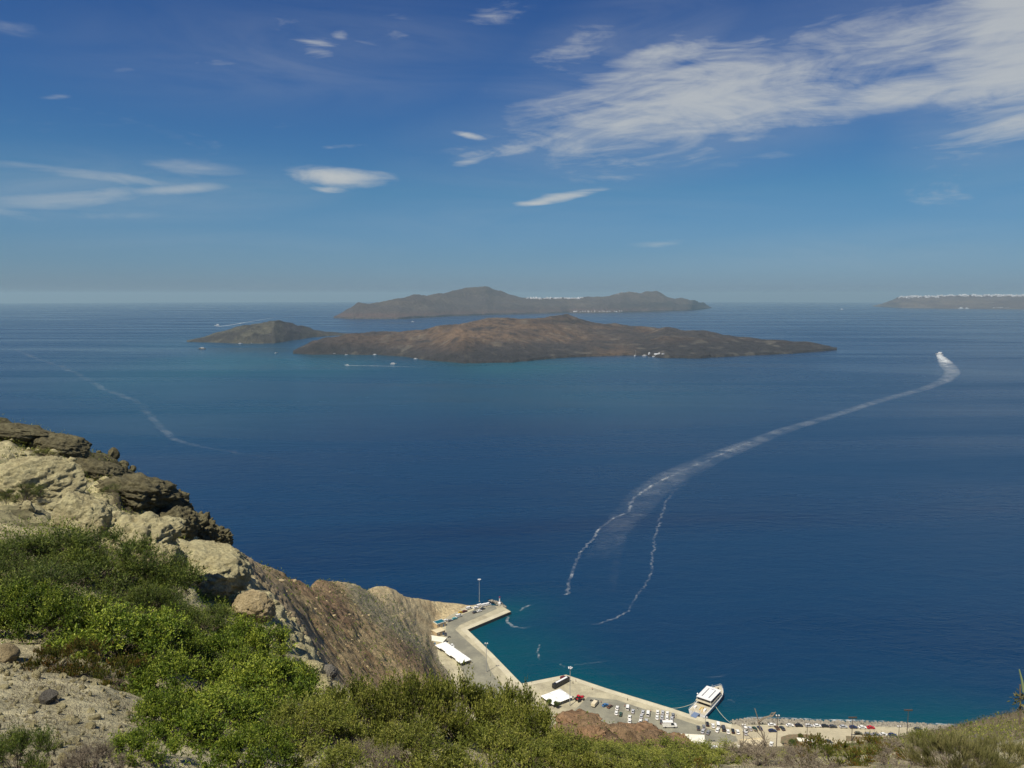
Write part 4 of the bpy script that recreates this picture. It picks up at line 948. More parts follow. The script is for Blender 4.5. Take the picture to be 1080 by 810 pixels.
# motor coach
def coach():
    a,b=G(583.5,726.5,QZ+.1),G(599.5,718,QZ+.1); c=(a+b)/2; L=(b-a).length; hd=math.atan2(b.y-a.y,b.x-a.x)
    o=empty('coach',c,hd); tag(o,'long dark coach with a white stripe along its roof beside the white marquee','coach')
    h=3.4; MB().box(-L/2,L/2,-1.4,1.4,.5,h,.99,.94).build('body',pm('black',CC['black']),o,bevel=.12)
    MB().box(-L*.32,L*.40,-.75,.75,h+.01,h+.22).build('roof_panel',MWHITE,o,bevel=.03)
    for s in (-1,1): MB().box(-L*.45,L*.46,s*1.37-.03,s*1.37+.03,1.6,2.7).build('window_band',MGLASS,o)
    MB().box(L/2-.06,L/2+.03,-1.15,1.15,1.3,2.9).build('windscreen',MGLASS,o)
    w=MB(); w.M=Matrix.Rotation(math.pi/2,4,'X'); w.lathe([(.3,-.15),(.5,-.15),(.5,.15),(.3,.15)],14); wm=w.build('wheel',MTYRE,link=False)
    for x_ in (-L*.3,-L*.2,L*.32):
        for s in (-1,1):
            q=bpy.data.objects.new('wheel',wm); COL.objects.link(q); q.parent=o; q.location=(x_,s*1.25,.5)
coach()
def lorry(x_,y_,hd,colr,label,L=6,w=2.2,h=2.3):
    o=empty('truck',G(x_,y_,QZ+.1),math.radians(hd)); tag(o,label,'truck')
    MB().box(-L*.5,L*.22,-w/2,w/2,.8,h+.4).build('cargo_box',pm(colr.replace(' ','_'),CC[colr]),o,bevel=.05)
    MB().box(L*.25,L*.5,-w*.46,w*.46,.5,h-.1,.8,.95).build('cab',pm('dark_grey',CC['dark grey']),o,bevel=.06)
    MB().box(-L*.5,L*.48,-w*.3,w*.3,.45,.78).build('chassis',MDARKM,o)
    wm=[m for n,m,l in car_meshes('car','white') if n=='wheel'][0]
    for sx in (-.34,.34):
        for s in (-1,1):
            q=bpy.data.objects.new('wheel',wm); COL.objects.link(q); q.parent=o; q.location=(sx*L,s*w*.45,.4); q.scale=(1.2,)*3
lorry(627.5,743.8,60,'cream','cream box trailer truck standing alone between the marquee and the car park',7,2.6,2.4)
lorry(594,716,35,'dark red','small dark red truck at the quay corner behind the coach',4.5,2.0,1.6)
def tractor():
    o=empty('tractor',G(611,739,QZ+.1),.6); tag(o,'red tractor parked right of the tall lamp by the white marquee','tractor'); r=pm('red',CC['red'])
    MB().box(.2,2.3,-.5,.5,.9,1.7,.95,.85).build('bonnet',r,o,bevel=.08); MB().box(-1.3,.2,-.8,.8,.9,1.4).build('body',r,o,bevel=.06)
    MB().box(-1.1,.1,-.75,.75,2.5,2.62).build('cab_roof',r,o); MB().box(-1.0,0,-.7,.7,1.4,2.5,.92,.92).build('cab_glass',MGLASS,o)
    for x_,R_ in ((-.9,.85),(1.7,.5)):
        for s in (-1,1):
            w=MB(); w.M=Matrix.Translation((x_,s*.95,R_))@Matrix.Rotation(math.pi/2,4,'X'); w.lathe([(R_*.5,-.2),(R_,-.2),(R_,.2),(R_*.5,.2)],14); w.build('wheel',MTYRE,o)
    o.scale=(1.5,)*3
tractor()
def motorcycle(x_,y_,hd,colr,label):
    o=empty('motorcycle',G(x_,y_,QZ+.12),math.radians(hd)); o.scale=(1.25,)*3
    tag(o,label,'motorcycle','motorcycles parked on the quay')
    MB().box(-.5,.45,-.16,.16,.45,.85,.8,.7).build('body',pm(colr.replace(' ','_'),CC[colr]),o,bevel=.05)
    MB().box(-.8,.05,-.14,.14,.85,.97).build('seat',MTYRE,o); MB().tube([(.5,-.35,1.05),(.42,0,.98),(.5,.35,1.05)],.03,5).build('handlebar',MDARKM,o)
    for sx in (-.7,.72):
        w=MB(); w.M=Matrix.Translation((sx,0,.32))@Matrix.Rotation(math.pi/2,4,'X'); w.lathe([(.2,-.07),(.32,-.07),(.32,.07),(.2,.07)],12); w.build('wheel',MTYRE,o)
for i,(x_,y_,hd,c_,lb) in enumerate([(474,672.5,20,'black','lone black motorcycle on the grey road of the far pier'),(485.5,694,60,'black','black motorcycle nearest the top of the white awning'),(487.5,697,60,'dark grey','middle motorcycle along the white awning'),(490,700.5,60,'black','lowest motorcycle along the white awning'),
    (603.5,736,40,'dark grey','dark motorcycle just right of the tall lamp by the marquee'),(606,737.5,50,'black','black motorcycle touching the red tractor'),(624,739.6,0,'black','black motorcycle at the cab of the cream box trailer')]): motorcycle(x_,y_,hd,c_,lb)
# ---------------------------------------------------------------- buildings
MCREAM=conc('cream_render',(.66,.58,.38),(.56,.48,.31)); MWR=conc('white_render',(.80,.78,.66),(.70,.68,.56)); MTAN=conc('tan_render',(.50,.38,.22),(.42,.33,.20)); MAWN=paint('white_canvas',(.86,.86,.82),.8,0,.04,.3); MTEAL=paint('teal_glass',(.015,.13,.17),.12)
def quadframe(p0,p1,p2):   # world frame: origin p0, x towards p1, y towards p2
    a=G(*p0,QZ);b=G(*p1,QZ);c=G(*p2,QZ); return a,math.atan2((b-a).y,(b-a).x),(b-a).length,(c-a).length
def house(name,cx,cy,w,d,h,hd,wm,rm,label,cat='building',nwin=3,par=.35,doors=1,zb=QZ-.4):
    o=empty(name,G(cx,cy,QZ),math.radians(hd)); o.location.z=zb
    tag(o,label,cat); hh=h+QZ-zb
    MB().box(-w/2,w/2,-d/2,d/2,0,hh).build('wall',wm,o)
    m=MB(); t=.25
    m.box(-w/2-.1,w/2+.1,-d/2-.1,d/2+.1,hh+.004,hh+.12)
    for a in ((-w/2-.1,w/2+.1,-d/2-.1,-d/2+t),(-w/2-.1,w/2+.1,d/2-t,d/2+.1),(-w/2-.1,-w/2+t,-d/2+t,d/2-t),(w/2-t,w/2+.1,-d/2+t,d/2-t)): m.box(*a,hh+.12,hh+.12+par)
    m.build('roof',rm,o)
    for i in range(nwin):
        x_=-w/2+w*(i+.5)/nwin
        for s in (-1,1):
            if i==nwin//2 and doors and s<0:
                dd=MB().box(x_-.55,x_+.55,-d/2-.05,-d/2+.02,.4,2.6).build('door',pm('blue',CC['blue']),o)
            else:
                f=MB().box(x_-.6,x_+.6,s*d/2-.06,s*d/2+.06,hh-2.2,hh-.9).build('window',MWHITE,o); MB().box(x_-.5,x_+.5,s*d/2-.08,s*d/2+.08,hh-2.1,hh-1.0).build('pane',MGLASS,f)
    return o
house('harbour_building',463.5,660.5,8.2,6.0,3.6,40,MTAN,MWR,'small building with a dark teal glass roof at the cliff foot on the pier',nwin=2)
tealb=[o for o in bpy.data.objects if o.get('label','').startswith('small building with a dark teal')][0]
for k_ in (-1.35,1.35): MB().box(-3.7,3.7,k_-1.15,k_+1.15,3.6+.4+.5,3.6+.4+.62).build('glass_roof_panel',MTEAL,tealb)
house('harbour_building',462.5,669,8,7,3.2,40,MTAN,MCREAM,'tan flat roofed block between the teal glass roof and the cream building',nwin=2)
house('harbour_building',461,678,13,8,3.0,-18,MCREAM,MWR,'cream flat roofed building just above the long white awning',nwin=3)
house('harbour_building',729,786,16,8,4.2,-6,MWR,MWR,'flat roofed white building below the car park, half hidden by bushes',nwin=4,par=.3)
house('harbour_building',795,789,15,7,3.6,8,MCREAM,MCREAM,'sandy coloured flat building behind the bare twig',nwin=4)
house('harbour_building',782,792.5,5,4,2.8,20,MWR,MWR,'little white hut among the bushes left of the bare twig',nwin=1,doors=0)
house('harbour_building',852,784.5,12,3.2,2.0,-8,MCREAM,MWR,'long low white building on the planted island beside the round tree',nwin=3,doors=0)
def awning():
    # stepped row of white canopies on posts over the terrace
    P=[G(a,b,QZ) for a,b in ((466,683.5),(490,700.5))]; hd=math.atan2(P[1].y-P[0].y,P[1].x-P[0].x); L=(P[1]-P[0]).length+4
    c=(P[0]+P[1])/2; o=empty('terrace_awning',c,hd); tag(o,'long white canopy roof over the terrace beside the pier road','awning')
    w=9.5; n=5
    m=MB()
    for i in range(n):
        x0=-L/2+L*i/n; x1=x0+L/n-.12; xm=(x0+x1)/2; z0,z1=3.0,3.7
        m.add([(x0,-w/2+(i%2)*.9,z0),(x1,-w/2+(i%2)*.9,z0),(x1,w/2,z0),(x0,w/2,z0),(xm,-w/2+1.5,z1),(xm,w/2-1.5,z1),(x0,-w/2+(i%2)*.9,z0-.3),(x1,-w/2+(i%2)*.9,z0-.3),(x1,w/2,z0-.3),(x0,w/2,z0-.3)],[(0,1,4),(1,2,5,4),(2,3,5),(3,0,4,5),(0,6,7,1),(1,7,8,2),(2,8,9,3),(3,9,6,0)])
    m.build('canopy',MAWN,o)
    for i in range(n+1):
        for s in (-1,1): MB().tube([(-L/2+L*i/n*.98,s*(w/2-.4)*.8,-.5),(-L/2+L*i/n*.98,s*(w/2-.4)*.8,3)],.09,6).build('post',MGREYM,o)
    MB().box(-L/2,L/2,w/2-.3,w/2,-.4,1.2).build('parapet',MCREAM,o)
awning()
def marquee():
    a,b=G(577,733,QZ),G(598,737,QZ); c=G(587,738.5,QZ); hd=math.radians(35)
    o=empty('marquee',c,hd); tag(o,'bright white peaked marquee between the coach and the two round trees','tent')
    m=MB(); w,d=16.5,13.5
    nx=2
    for i in range(nx):
        x0=-w/2+w*i/nx; x1=x0+w/nx; xm=(x0+x1)/2
        for j in range(2):
            y0=-d/2+d*j/2; y1=y0+d/2; ym=(y0+y1)/2
            m.add([(x0,y0,2.6),(x1,y0,2.6),(x1,y1,2.6),(x0,y1,2.6),(xm,ym,4.4)],[(0,1,4),(1,2,4),(2,3,4),(3,0,4)])
    m.build('canopy',MAWN,o)
    for sx in (-1,0,1):
        for sy in (-1,0,1): MB().tube([(sx*w*.49,sy*d*.49,0),(sx*w*.49,sy*d*.49,2.6)],.07,6).build('post',MGREYM,o)
    MB().box(-w/2,w/2,d/2-.05,d/2,.1,2.6).build('side_curtain',MAWN,o)
marquee()
# ---------------------------------------------------------------- trees
def tree(x_,y_,rad,h,label,seed,z=QZ,kind='dusk'):
    rg=np.random.default_rng(seed); o=empty('tree',G(x_,y_,z)); tag(o,label,'tree','small trees by the harbour')
    t=MB().tube([(0,0,-.5),(.1,.05,h*.3),(-.05,.1,h*.6)],rad*.09,7,rad*.05)
    for k in range(6):
        a=k*1.05; t.tube([(0,0,h*.4),(rad*.4*math.cos(a),rad*.4*math.sin(a),h*.62),(rad*.7*math.cos(a),rad*.7*math.sin(a),h*.75)],rad*.04,5,rad*.015)
    t.build('trunk',MSTEM,o)
    nb=26; cen=rg.normal(size=(nb,3)); cen/=np.linalg.norm(cen,axis=1,keepdims=True); cen*=(rg.random(nb)**.4)[:,None]*.7
    n=4200; k=rg.integers(0,nb,n); P=cen[k]+rg.normal(size=(n,3))*.16; P=P*np.array([rad,rad,h*.38])+np.array([0,0,h*.66])
    D=rg.normal(size=(n,3)); D[:,2]+=.3; D/=np.linalg.norm(D,axis=1,keepdims=True)
    V,F,T=leaves(P,D,rg.uniform(.2,.45,n),rg.uniform(.12,.25,n),rg,np.clip(rg.random(n)*.6+(rg.random(nb)[k]-.3)*.5,0,1))
    np_mesh('crown',V,F,ML[kind],o,attrs={'tone':('F',T)},smooth=False); return o
tree(579.3,744.5,2.3,4.6,'left one of two small round dark trees in front of the white marquee',1)
tree(587,746.8,2.6,4.6,'right one of two small round dark trees in front of the white marquee',2)
tree(836.5,789.5,3.4,6.0,'round dark tree on the planted island by the pale road',3)
tree(844,778.5,1.8,2.6,'low bushy tree behind the round dark one on the planted island',4,kind='olive')
def bed(name,pts,z,mat): return sheet(name,pts,z,mat,.3)
MSOIL=conc('planted_soil',(.20,.14,.08),(.12,.12,.06),.6)
bed('planted_island',[(824,777),(832,774.6),(845,774.2),(858,775),(866,778),(870,786),(850,788),(830,789),(823,783)],QZ+.3,MSOIL)
bed('planted_strip',[(892,776),(915,777.2),(940,777),(944,778),(920,780.3),(893,782)],QZ+.3,MSOIL)
def kerb(name,label,pts,z,h,w):
    P=[G(a,b,z) for a,b in pts]; m=MB()
    for p,q in zip(P[:-1],P[1:]):
        d=(q-p).normalized(); n=Vector((-d.y,d.x,0))*w/2
        m.add([p-n,q-n,q+n,p+n]+[v+Vector((0,0,h)) for v in (p-n,q-n,q+n,p+n)],[(0,3,2,1),(4,5,6,7),(0,1,5,4),(1,2,6,5),(2,3,7,6),(3,0,4,7)])
    return tag(m.build(name,MQE),label,'wall')
kerb('low_wall','long low pale wall edging the road at the top of the dry slope',[(848,789),(870,786.5),(900,783.5),(930,780.7),(962,778.2)],QZ,.9,.5)
# ---------------------------------------------------------------- lamp masts
def mast(x_,yb,yt,label,kind='ring',mat=None,z=QZ):
    b=G(x_,yb,z); d=math.hypot(b.x,b.y); t=GR(x_,yt,d); h=t.z-b.z; mat=mat or MGREYM
    o=empty('lamp_post',b); tag(o,label,'lamp post','lamp posts around the harbour')
    MB().tube([(0,0,-.2),(0,0,h)],.28,8,.15).build('pole',mat,o); MB().box(-.5,.5,-.5,.5,-.1,.25).build('base',MQ,o)
    if kind=='ring':
        MB().lathe([(.15,h-.3),(1.0,h-.1),(1.0,h+.15),(.15,h+.35)],10).build('head_frame',mat,o)
        for k in range(5):
            a=k*2*math.pi/5; MB().box(math.cos(a)*1.1-.4,math.cos(a)*1.1+.4,math.sin(a)*1.1-.4,math.sin(a)*1.1+.4,h-.35,h+.15).build('lamp',MWHITE,o,bevel=.08)
    else:
        wv=2.6 if kind=='bar' else 1.5
        MB().box(-wv,wv,-.15,.15,h-.15,h+.15).build('crossbar',mat,o)
        n=6 if kind=='bar' else 2
        for k in range(n):
            x0=-wv+2*wv*(k+.5)/n; MB().box(x0-.3,x0+.3,-.35,.35,h+.15,h+.75).build('lamp',MDARKM if kind=='bar' else MWHITE,o,bevel=.05)
mast(505.6,634.5,611,'tall pale lamp mast at the end of the far pier, against open sea')
mast(513,709,679,'twin headed lamp post at the water edge of the far pier','twin')
mast(601,744.5,704,'tall lamp mast beside the white marquee')
mast(898,782,757,'lamp post with a wide head above the row by the planted strip','bar',MDARKM)
mast(956,782,749,'tallest dark lamp post with a wide flat head, at the right end of the road','bar',MDARKM)
mast(947.5,781,766.5,'short forked lamp post left of the tallest dark one','twin',MDARKM)
mast(818.5,796,755,'tall dark post rising beside the bare twig','twin',MDARKM)
mast(743,791,757,'thin grey post among the cars at the stern of the ferry','twin')
mast(783.5,791,765,'thin post between the ferry and the bare twig','twin',MDARKM)
mast(850.3,792,764.5,'thin dark post in front of the low white building','twin',MDARKM)
# small harbour light at pier head
def harbour_light():
    b=G(527,636,QZ); o=empty('harbour_light',b); tag(o,'little white harbour light tower on the rocks at the pier head','lighthouse')
    MB().lathe([(1.3,-1),(1.2,.6),(.6,.7),(.45,4.2)],12).build('tower',MWHITE,o); MB().lathe([(.75,4.2),(.75,4.5)],12).build('gallery',MGREYM,o)
    MB().lathe([(.35,4.5),(.35,5.4)],10).build('lantern',MGLASS,o); MB().lathe([(.5,5.4),(.05,6.1)],10).build('cap',pm('red',CC['red']),o)
harbour_light()
# ---------------------------------------------------------------- people on the quay
TR=paint('red_cloth',(.55,.04,.03),.8); TB=paint('dark_cloth',(.03,.035,.05),.8); TW=paint('white_cloth',(.75,.75,.72),.8)
PEOPLE=[(604.3,721,'dark','person in dark clothes standing by the tall lamp mast'),(607.3,718.8,'red','person in red near the quay corner behind the lamp mast'),(624.6,727.6,'red','person in red walking alone on the pale quay'),
 (634,741.5,'red','person in red between the box trailer and the blue car'),(659,745.8,'red','person in red between the first two vehicles of the car park'),(672.5,749,'dark','person in dark clothes at the gap in the front row of the car park'),
 (686.3,751.2,'red','person in red behind the front row near the middle of the car park'),(661.8,738.8,'dark','person in dark clothes near the water edge above the car park'),(713.3,756.5,'dark','person in dark clothes at the last car of the front row')]
_bodyme=None
def body_mesh():
    global _bodyme
    if _bodyme: return _bodyme
    step=.12; bm=bmesh.new(); lay=bm.verts.layers.skin.verify()
    J=[(0,0,.95),(0,0,1.2),(0,0,1.42),(0,0,1.54),(0,.01,1.66),(.09,0,.9),(.1,step,.48),(.1,step*.4,.06),(.1,step*.4+.14,.04),(-.09,0,.9),(-.1,-step,.48),(-.1,-step*1.3,.06),(-.1,-step*1.3+.14,.04),(.2,0,1.4),(.25,-.04,1.13),(.24,.1,.88),(-.2,0,1.4),(-.25,.04,1.13),(-.24,.12,.9)]
    E=[(0,1),(1,2),(2,3),(3,4),(0,5),(5,6),(6,7),(7,8),(0,9),(9,10),(10,11),(11,12),(2,13),(13,14),(14,15),(2,16),(16,17),(17,18)]
    Rd=[.14,.13,.15,.055,.105,.085,.06,.045,.04,.085,.06,.045,.04,.055,.042,.035,.055,.042,.035]; Rd[4]=.1
    vs=[bm.verts.new(j) for j in J]
    for v,r in zip(vs,Rd): v[lay].radius=(r,r)
    vs[0][lay].use_root=True
    for a,b in E: bm.edges.new((vs[a],vs[b]))
    me=bpy.data.meshes.new('body'); bm.to_mesh(me); bm.free(); me.materials.append(paint('skin',(.45,.28,.19),.6)); _bodyme=me; return me
def person2(x_,y_,c,label,hd):
    top,leg=(TR,TB) if c=='red' else (TB,TW if x_>670 else TB)
    o=empty('person',G(x_,y_,QZ+.1),hd); tag(o,label,'person','people on the quay')
    b=bpy.data.objects.new('body',body_mesh()); COL.objects.link(b); b.parent=o
    b.modifiers.new('skin','SKIN'); b.modifiers.new('sub','SUBSURF').levels=1
    MB().box(-.21,.21,-.145,.145,.90,1.47,.95,.9).build('shirt',top,o,bevel=.04)
    m=MB(); step=.12; m.tube([(.09,0,.95),(.1,step,.48),(.1,step*.4,.12)],.115,8,.075); m.tube([(-.09,0,.95),(-.1,-step,.48),(-.1,-step*1.3,.12)],.115,8,.075); m.build('trousers',leg,o)
    MB().lathe([(.07,1.66),(.125,1.70),(.12,1.78),(.04,1.83)],10,(0,-.02)).build('hair',paint('dark_hair',(.03,.02,.015),.7),o)
for i,(x_,y_,c,lb) in enumerate(PEOPLE): person2(x_,y_,c,lb,i*1.3)
# ================================================================ boats
MHULL=paint('white_hull',(.78,.78,.76),.35,0,.08,.3); MDECK=paint('cream_deck',(.50,.45,.33),.7,0,.15,.4); MBLUEG=paint('blue_grey_ramp',(.16,.22,.34),.6); MORANGE=paint('orange_raft',(.60,.13,.04),.6); MYEL=paint('yellow_paint',(.65,.42,.05),.6); MROPE=paint('pale_rope',(.50,.50,.38),.9)
def hull_rings(L,Wd,h,sheer=.5,n=14,bow=.34,keel=.8,z0=-.8):
    R=[]
    for i in range(n):
        t=i/(n-1); x=-L/2+L*t
        w=Wd/2*(1 if t<1-bow else max(.015,1-((t-(1-bow))/bow)**2.0)); zz=h+sheer*t*t; xx=x+ (L*.03*t if t>.7 else 0)
        k=.86-.35*max(0,(t-.6)/.4)
        R.append([(x,-w*k*.6,z0),(x,-w*k,z0*.2),(xx,-w,zz),(xx,w,zz),(x,w*k,z0*.2),(x,w*k*.6,z0)])
    return R
def ferry():
    s0,s1=GS(735,756),GS(759.5,730); c=(s0+s1)/2; hd=math.atan2(s1.y-s0.y,s1.x-s0.x); L=(s1-s0).length
    Wd=L*.30; o=empty('ferry',Vector((c.x,c.y,0)),hd); tag(o,'white two-decked passenger ferry moored stern-on to the quay with its ramp down','ferry')
    hl=MB().loft(hull_rings(L,Wd,2.9,1.5)); h_=hl.build('hull',MHULL,o)
    MB().loft([[(r[2][0],r[2][1]*.93,r[2][2]-.05),(r[3][0],r[3][1]*.93,r[3][2]-.05),(r[3][0],r[3][1]*.93,r[3][2]+.02),(r[2][0],r[2][1]*.93,r[2][2]+.02)] for r in hull_rings(L,Wd,2.9,1.5)]).build('deck',MDECK,o)
    m=MB()
    for s in (-1,1): m.tube([(r[2][0],s*r[2][1],r[2][2]+.95) for r in hull_rings(L,Wd,2.9,1.5)],.06,5); 
    for r in hull_rings(L,Wd,2.9,1.5,n=26):
        for s in (-1,1): m.tube([(r[2][0],s*abs(r[2][1]),r[2][2]),(r[2][0],s*abs(r[2][1]),r[2][2]+.95)],.04,4)
    m.build('railing',MHULL,o)
    # saloon
    x0,x1=-L*.20,L*.22; MB().box(x0,x1,-Wd*.42,Wd*.42,3.0,5.3,.97,.97).build('saloon',MHULL,o,bevel=.12)
    for s in (-1,1): MB().box(x0+1,x1-1,s*Wd*.415-.04,s*Wd*.415+.04,3.8,4.7).build('window_band',MGLASS,o)
    MB().box(x0-.04,x0+.03,-Wd*.33,Wd*.33,3.1,5.0).build('saloon_doorway',MTYRE,o)
    MB().box(x0-2.2,x1+.6,-Wd*.46,Wd*.46,5.32,5.55).build('upper_deck',MDECK,o,bevel=.06)
    # bridge and canopy roof
    MB().box(L*.10,x1-.2,-Wd*.3,Wd*.3,5.56,7.5,.9,.92).build('wheelhouse',MHULL,o,bevel=.12)
    MB().box(x1-.55,x1-.38,-Wd*.25,Wd*.25,6.4,7.2).build('wheelhouse_window',MGLASS,o)
    rf=MB().box(x0-1.5,x1-.4,-Wd*.44,Wd*.44,7.7,7.9).build('canopy_roof',MHULL,o,bevel=.07)
    for s in (-.2,.2): MB().box(x0+1.2,x1-3,Wd*s-.22,Wd*s+.22,7.9,7.98).build('roof_slot',MGLASS,rf)
    for x_ in (x0-1.2,(x0+x1)/2-1,x1-.9):
        for s in (-1,1): MB().tube([(x_,s*Wd*.42,5.5),(x_,s*Wd*.42,7.7)],.09,6).build('roof_post',MHULL,o)
    for s in (-1,1): MB().box(x0+1,x1-3,s*Wd*.40-.3,s*Wd*.40+.3,5.56,6.1).build('bench',pm('navy',CC['navy']),o)
    # foredeck
    for s in (-1,1): MB().lathe([(.55,0),(.6,.3),(.6,.7),(.5,1)],10).build('life_raft',MORANGE if s<0 else MHULL,o).location=(L*.30,s*Wd*.20,3.6)
    MB().box(L*.26,L*.32,-1.1,.9,3.55,4.0).build('hatch',MORANGE,o,bevel=.05); MB().lathe([(.4,3.9),(.3,4.5),(.5,4.6),(.5,4.8)],10,(L*.40,0)).build('windlass',MDARKM,o)
    MB().tube([(L*.12,0,7.4),(L*.12,0,12)],.12,7,.06).build('mast',MHULL,o); MB().box(L*.12-.15,L*.12+.15,-1.4,1.4,9.6,9.8).build('radar',MHULL,o)
    MB().tube([(L*.46,0,4.3),(L*.47,0,6.8)],.07,6).build('jack_staff',MHULL,o)
    MB().lathe([(.02,-.55),(.45,-.35),(.55,0),(.45,.35),(.02,.55)],10).build('radar_dome',MHULL,o).location=(x0+1,Wd*.46,8.5)
    # stern: winch gear, funnels, ramp
    for s in (-1,1): MB().box(-L*.42,-L*.34,s*Wd*.28-.7,s*Wd*.28+.7,2.9,4.1).build('stern_locker',MHULL,o,bevel=.08)
    MB().box(-L*.40,-L*.30,-.25,.25,2.95,3.3).build('stern_gear',MYEL,o); MB().tube([(-L*.45,-Wd*.2,3.0),(-L*.30,-Wd*.1,3.7)],.2,6).build('gangway_rail',MYEL,o)
    MB().box(-L/2-6.2,-L/2+.3,-1.9,1.9,2.60,2.78).build('ramp',MBLUEG,o)
    for s in (-1,1): MB().tube([(-L/2-4.5,s*1.9,2.8),(-L/2+.6,s*2.1,5.4)],.06,5).build('ramp_stay',MDARKM,o)
    R=[]
    return o,c,hd,L
f_,fc,fh,fL=ferry()
def rope(a,b,label,sag=1.2):
    P=[a.lerp(b,t/10)-Vector((0,0,sag*4*(t/10)*(1-t/10))) for t in range(11)]
    c=P[0].copy(); m=MB(); m.M=Matrix.Translation(-c); m.tube(P,.13,5); o=m.build('mooring_rope',MROPE); o.location=c; tag(o,label,'rope','mooring ropes of the ferry')
rope(G(706,747,QZ+.2),GR(733,741,math.hypot(*G(735,745,3)[:2])),'pale mooring rope slanting from the quay to the left side of the ferry stern')
rope(G(772,763.4,QZ+.2),GR(755,745.5,math.hypot(*G(756,748,3)[:2])),'pale mooring rope running from the ferry to the rubble shore at right')
BM={}
def boat(x_,y_,Lm,hd,label,kind='motor',name='boat'):
    p=GS(x_,y_); o=empty(name,p,math.radians(hd)); s=Lm/20.; o.scale=(s,)*3
    if kind not in BM:
        B=[('hull',MB().loft(hull_rings(20,5.6 if kind!='sail' else 4.6,1.9,.9)).build('hull',MHULL if kind!='wood' else MDARKM,link=False)),
           ('deck',MB().loft([[(r[2][0],r[2][1]*.9,r[2][2]),(r[3][0],r[3][1]*.9,r[3][2]),(r[3][0],r[3][1]*.9,r[3][2]+.06),(r[2][0],r[2][1]*.9,r[2][2]+.06)] for r in hull_rings(20,5.6 if kind!='sail' else 4.6,1.9,.9)]).build('deck',MDECK,link=False))]
        if kind=='sail':
            B+=[('mast',MB().tube([(2,0,1.9),(2,0,26)],.22,6,.1).build('mast',MHULL,link=False)),('boom',MB().tube([(2,0,3.6),(-7,0,3.8)],.3,6).build('boom',MHULL,link=False)),('cabin',MB().box(-4,4,-1.4,1.4,2,3.1,.9,.8).build('cabin',MHULL,link=False))]
        else:
            B+=[('cabin',MB().box(-6,4,-2.1,2.1,2,4.6,.88,.9).build('cabin',MHULL,link=False)),('windows',MB().box(-5.4,4.05,-2.06,2.06,3.2,4.0,.95,.99).build('windows',MGLASS,link=False)),('roof',MB().box(-7,2.6,-2.0,2.0,4.62,4.85).build('roof',MHULL,link=False)),('mast',MB().tube([(-1,0,4.8),(-1,0,8)],.15,6,.06).build('mast',MGREYM,link=False))]
            if kind=='big': B+=[('upper_deck',MB().box(-7,2,-1.9,1.9,4.9,7.0,.9,.9).build('upper_deck',MHULL,link=False))]
        BM[kind]=B
    for n,me in BM[kind]:
        c=bpy.data.objects.new(n,me); COL.objects.link(c); c.parent=o
    return tag(o,label,'boat','boats out on the bay')
boat(990.5,374,34,118,'white fast ferry at the head of the long curving wake on the right','big','fast_ferry')
boat(229,343.6,42,186,'white ferry trailing a short wake above the rocky islet on the left','big','fast_ferry')
boat(366,385.3,16,182,'speedboat at the left tip of the straight white wake before the volcanic island')
boat(415,384.2,26,10,'white boat beside the right part of the straight wake')
boat(291.5,372.5,18,60,'lone white boat anchored below the rocky islet')
boat(213,368,34,175,'low dark wooden boat left of the rocky islet','wood')
boat(253.5,362.6,22,10,'white boat close under the left half of the rocky islet')
boat(265,362.2,14,0,'smaller white boat right of the one under the rocky islet')
boat(290.5,361,24,5,'white boat at the foot of the dark cliff of the rocky islet')
boat(311.5,358.2,14,30,'tiny boat in the channel between islet and volcanic island')
boat(353,373.8,22,10,'white boat near the left end of the volcanic island shore')
boat(362.5,373.6,20,60,'sailing boat anchored next to the white boat near the left end of the volcanic island','sail')
boat(365.5,374.4,16,20,'small white boat just right of the sailing boat')
boat(395.5,374.3,18,0,'white boat midway along the left shore of the volcanic island')
boat(438.5,378.6,18,10,'white boat in front of the dark lava lobe on the left')
boat(587.5,377.3,28,5,'white boat at the shore below the middle of the volcanic island')
boat(670,375.2,20,60,'sailing boat anchored in the small cove of the volcanic island','sail')
boat(680,375.4,22,5,'white boat left in the row moored in the small cove')
boat(686,375.4,20,15,'white boat in the middle of the row moored in the small cove')
boat(693.5,376.4,44,4,'largest white tour boat moored in the small cove','big')
boat(764.5,375,32,4,'white boat moored at the right part of the volcanic island','big')
boat(807,372.6,20,10,'small white boat near the right tip of the volcanic island')
boat(888,326.6,60,0,'small pale ship far out between the islands','big','ship')
boat(1014,325.9,110,0,'white ship left in the pair below the cliff-top town','big','ship')
boat(1020,325.9,90,0,'white ship right in the pair below the cliff-top town','big','ship')
boat(435.5,339.4,30,0,'tiny white boat in front of the distant long island')
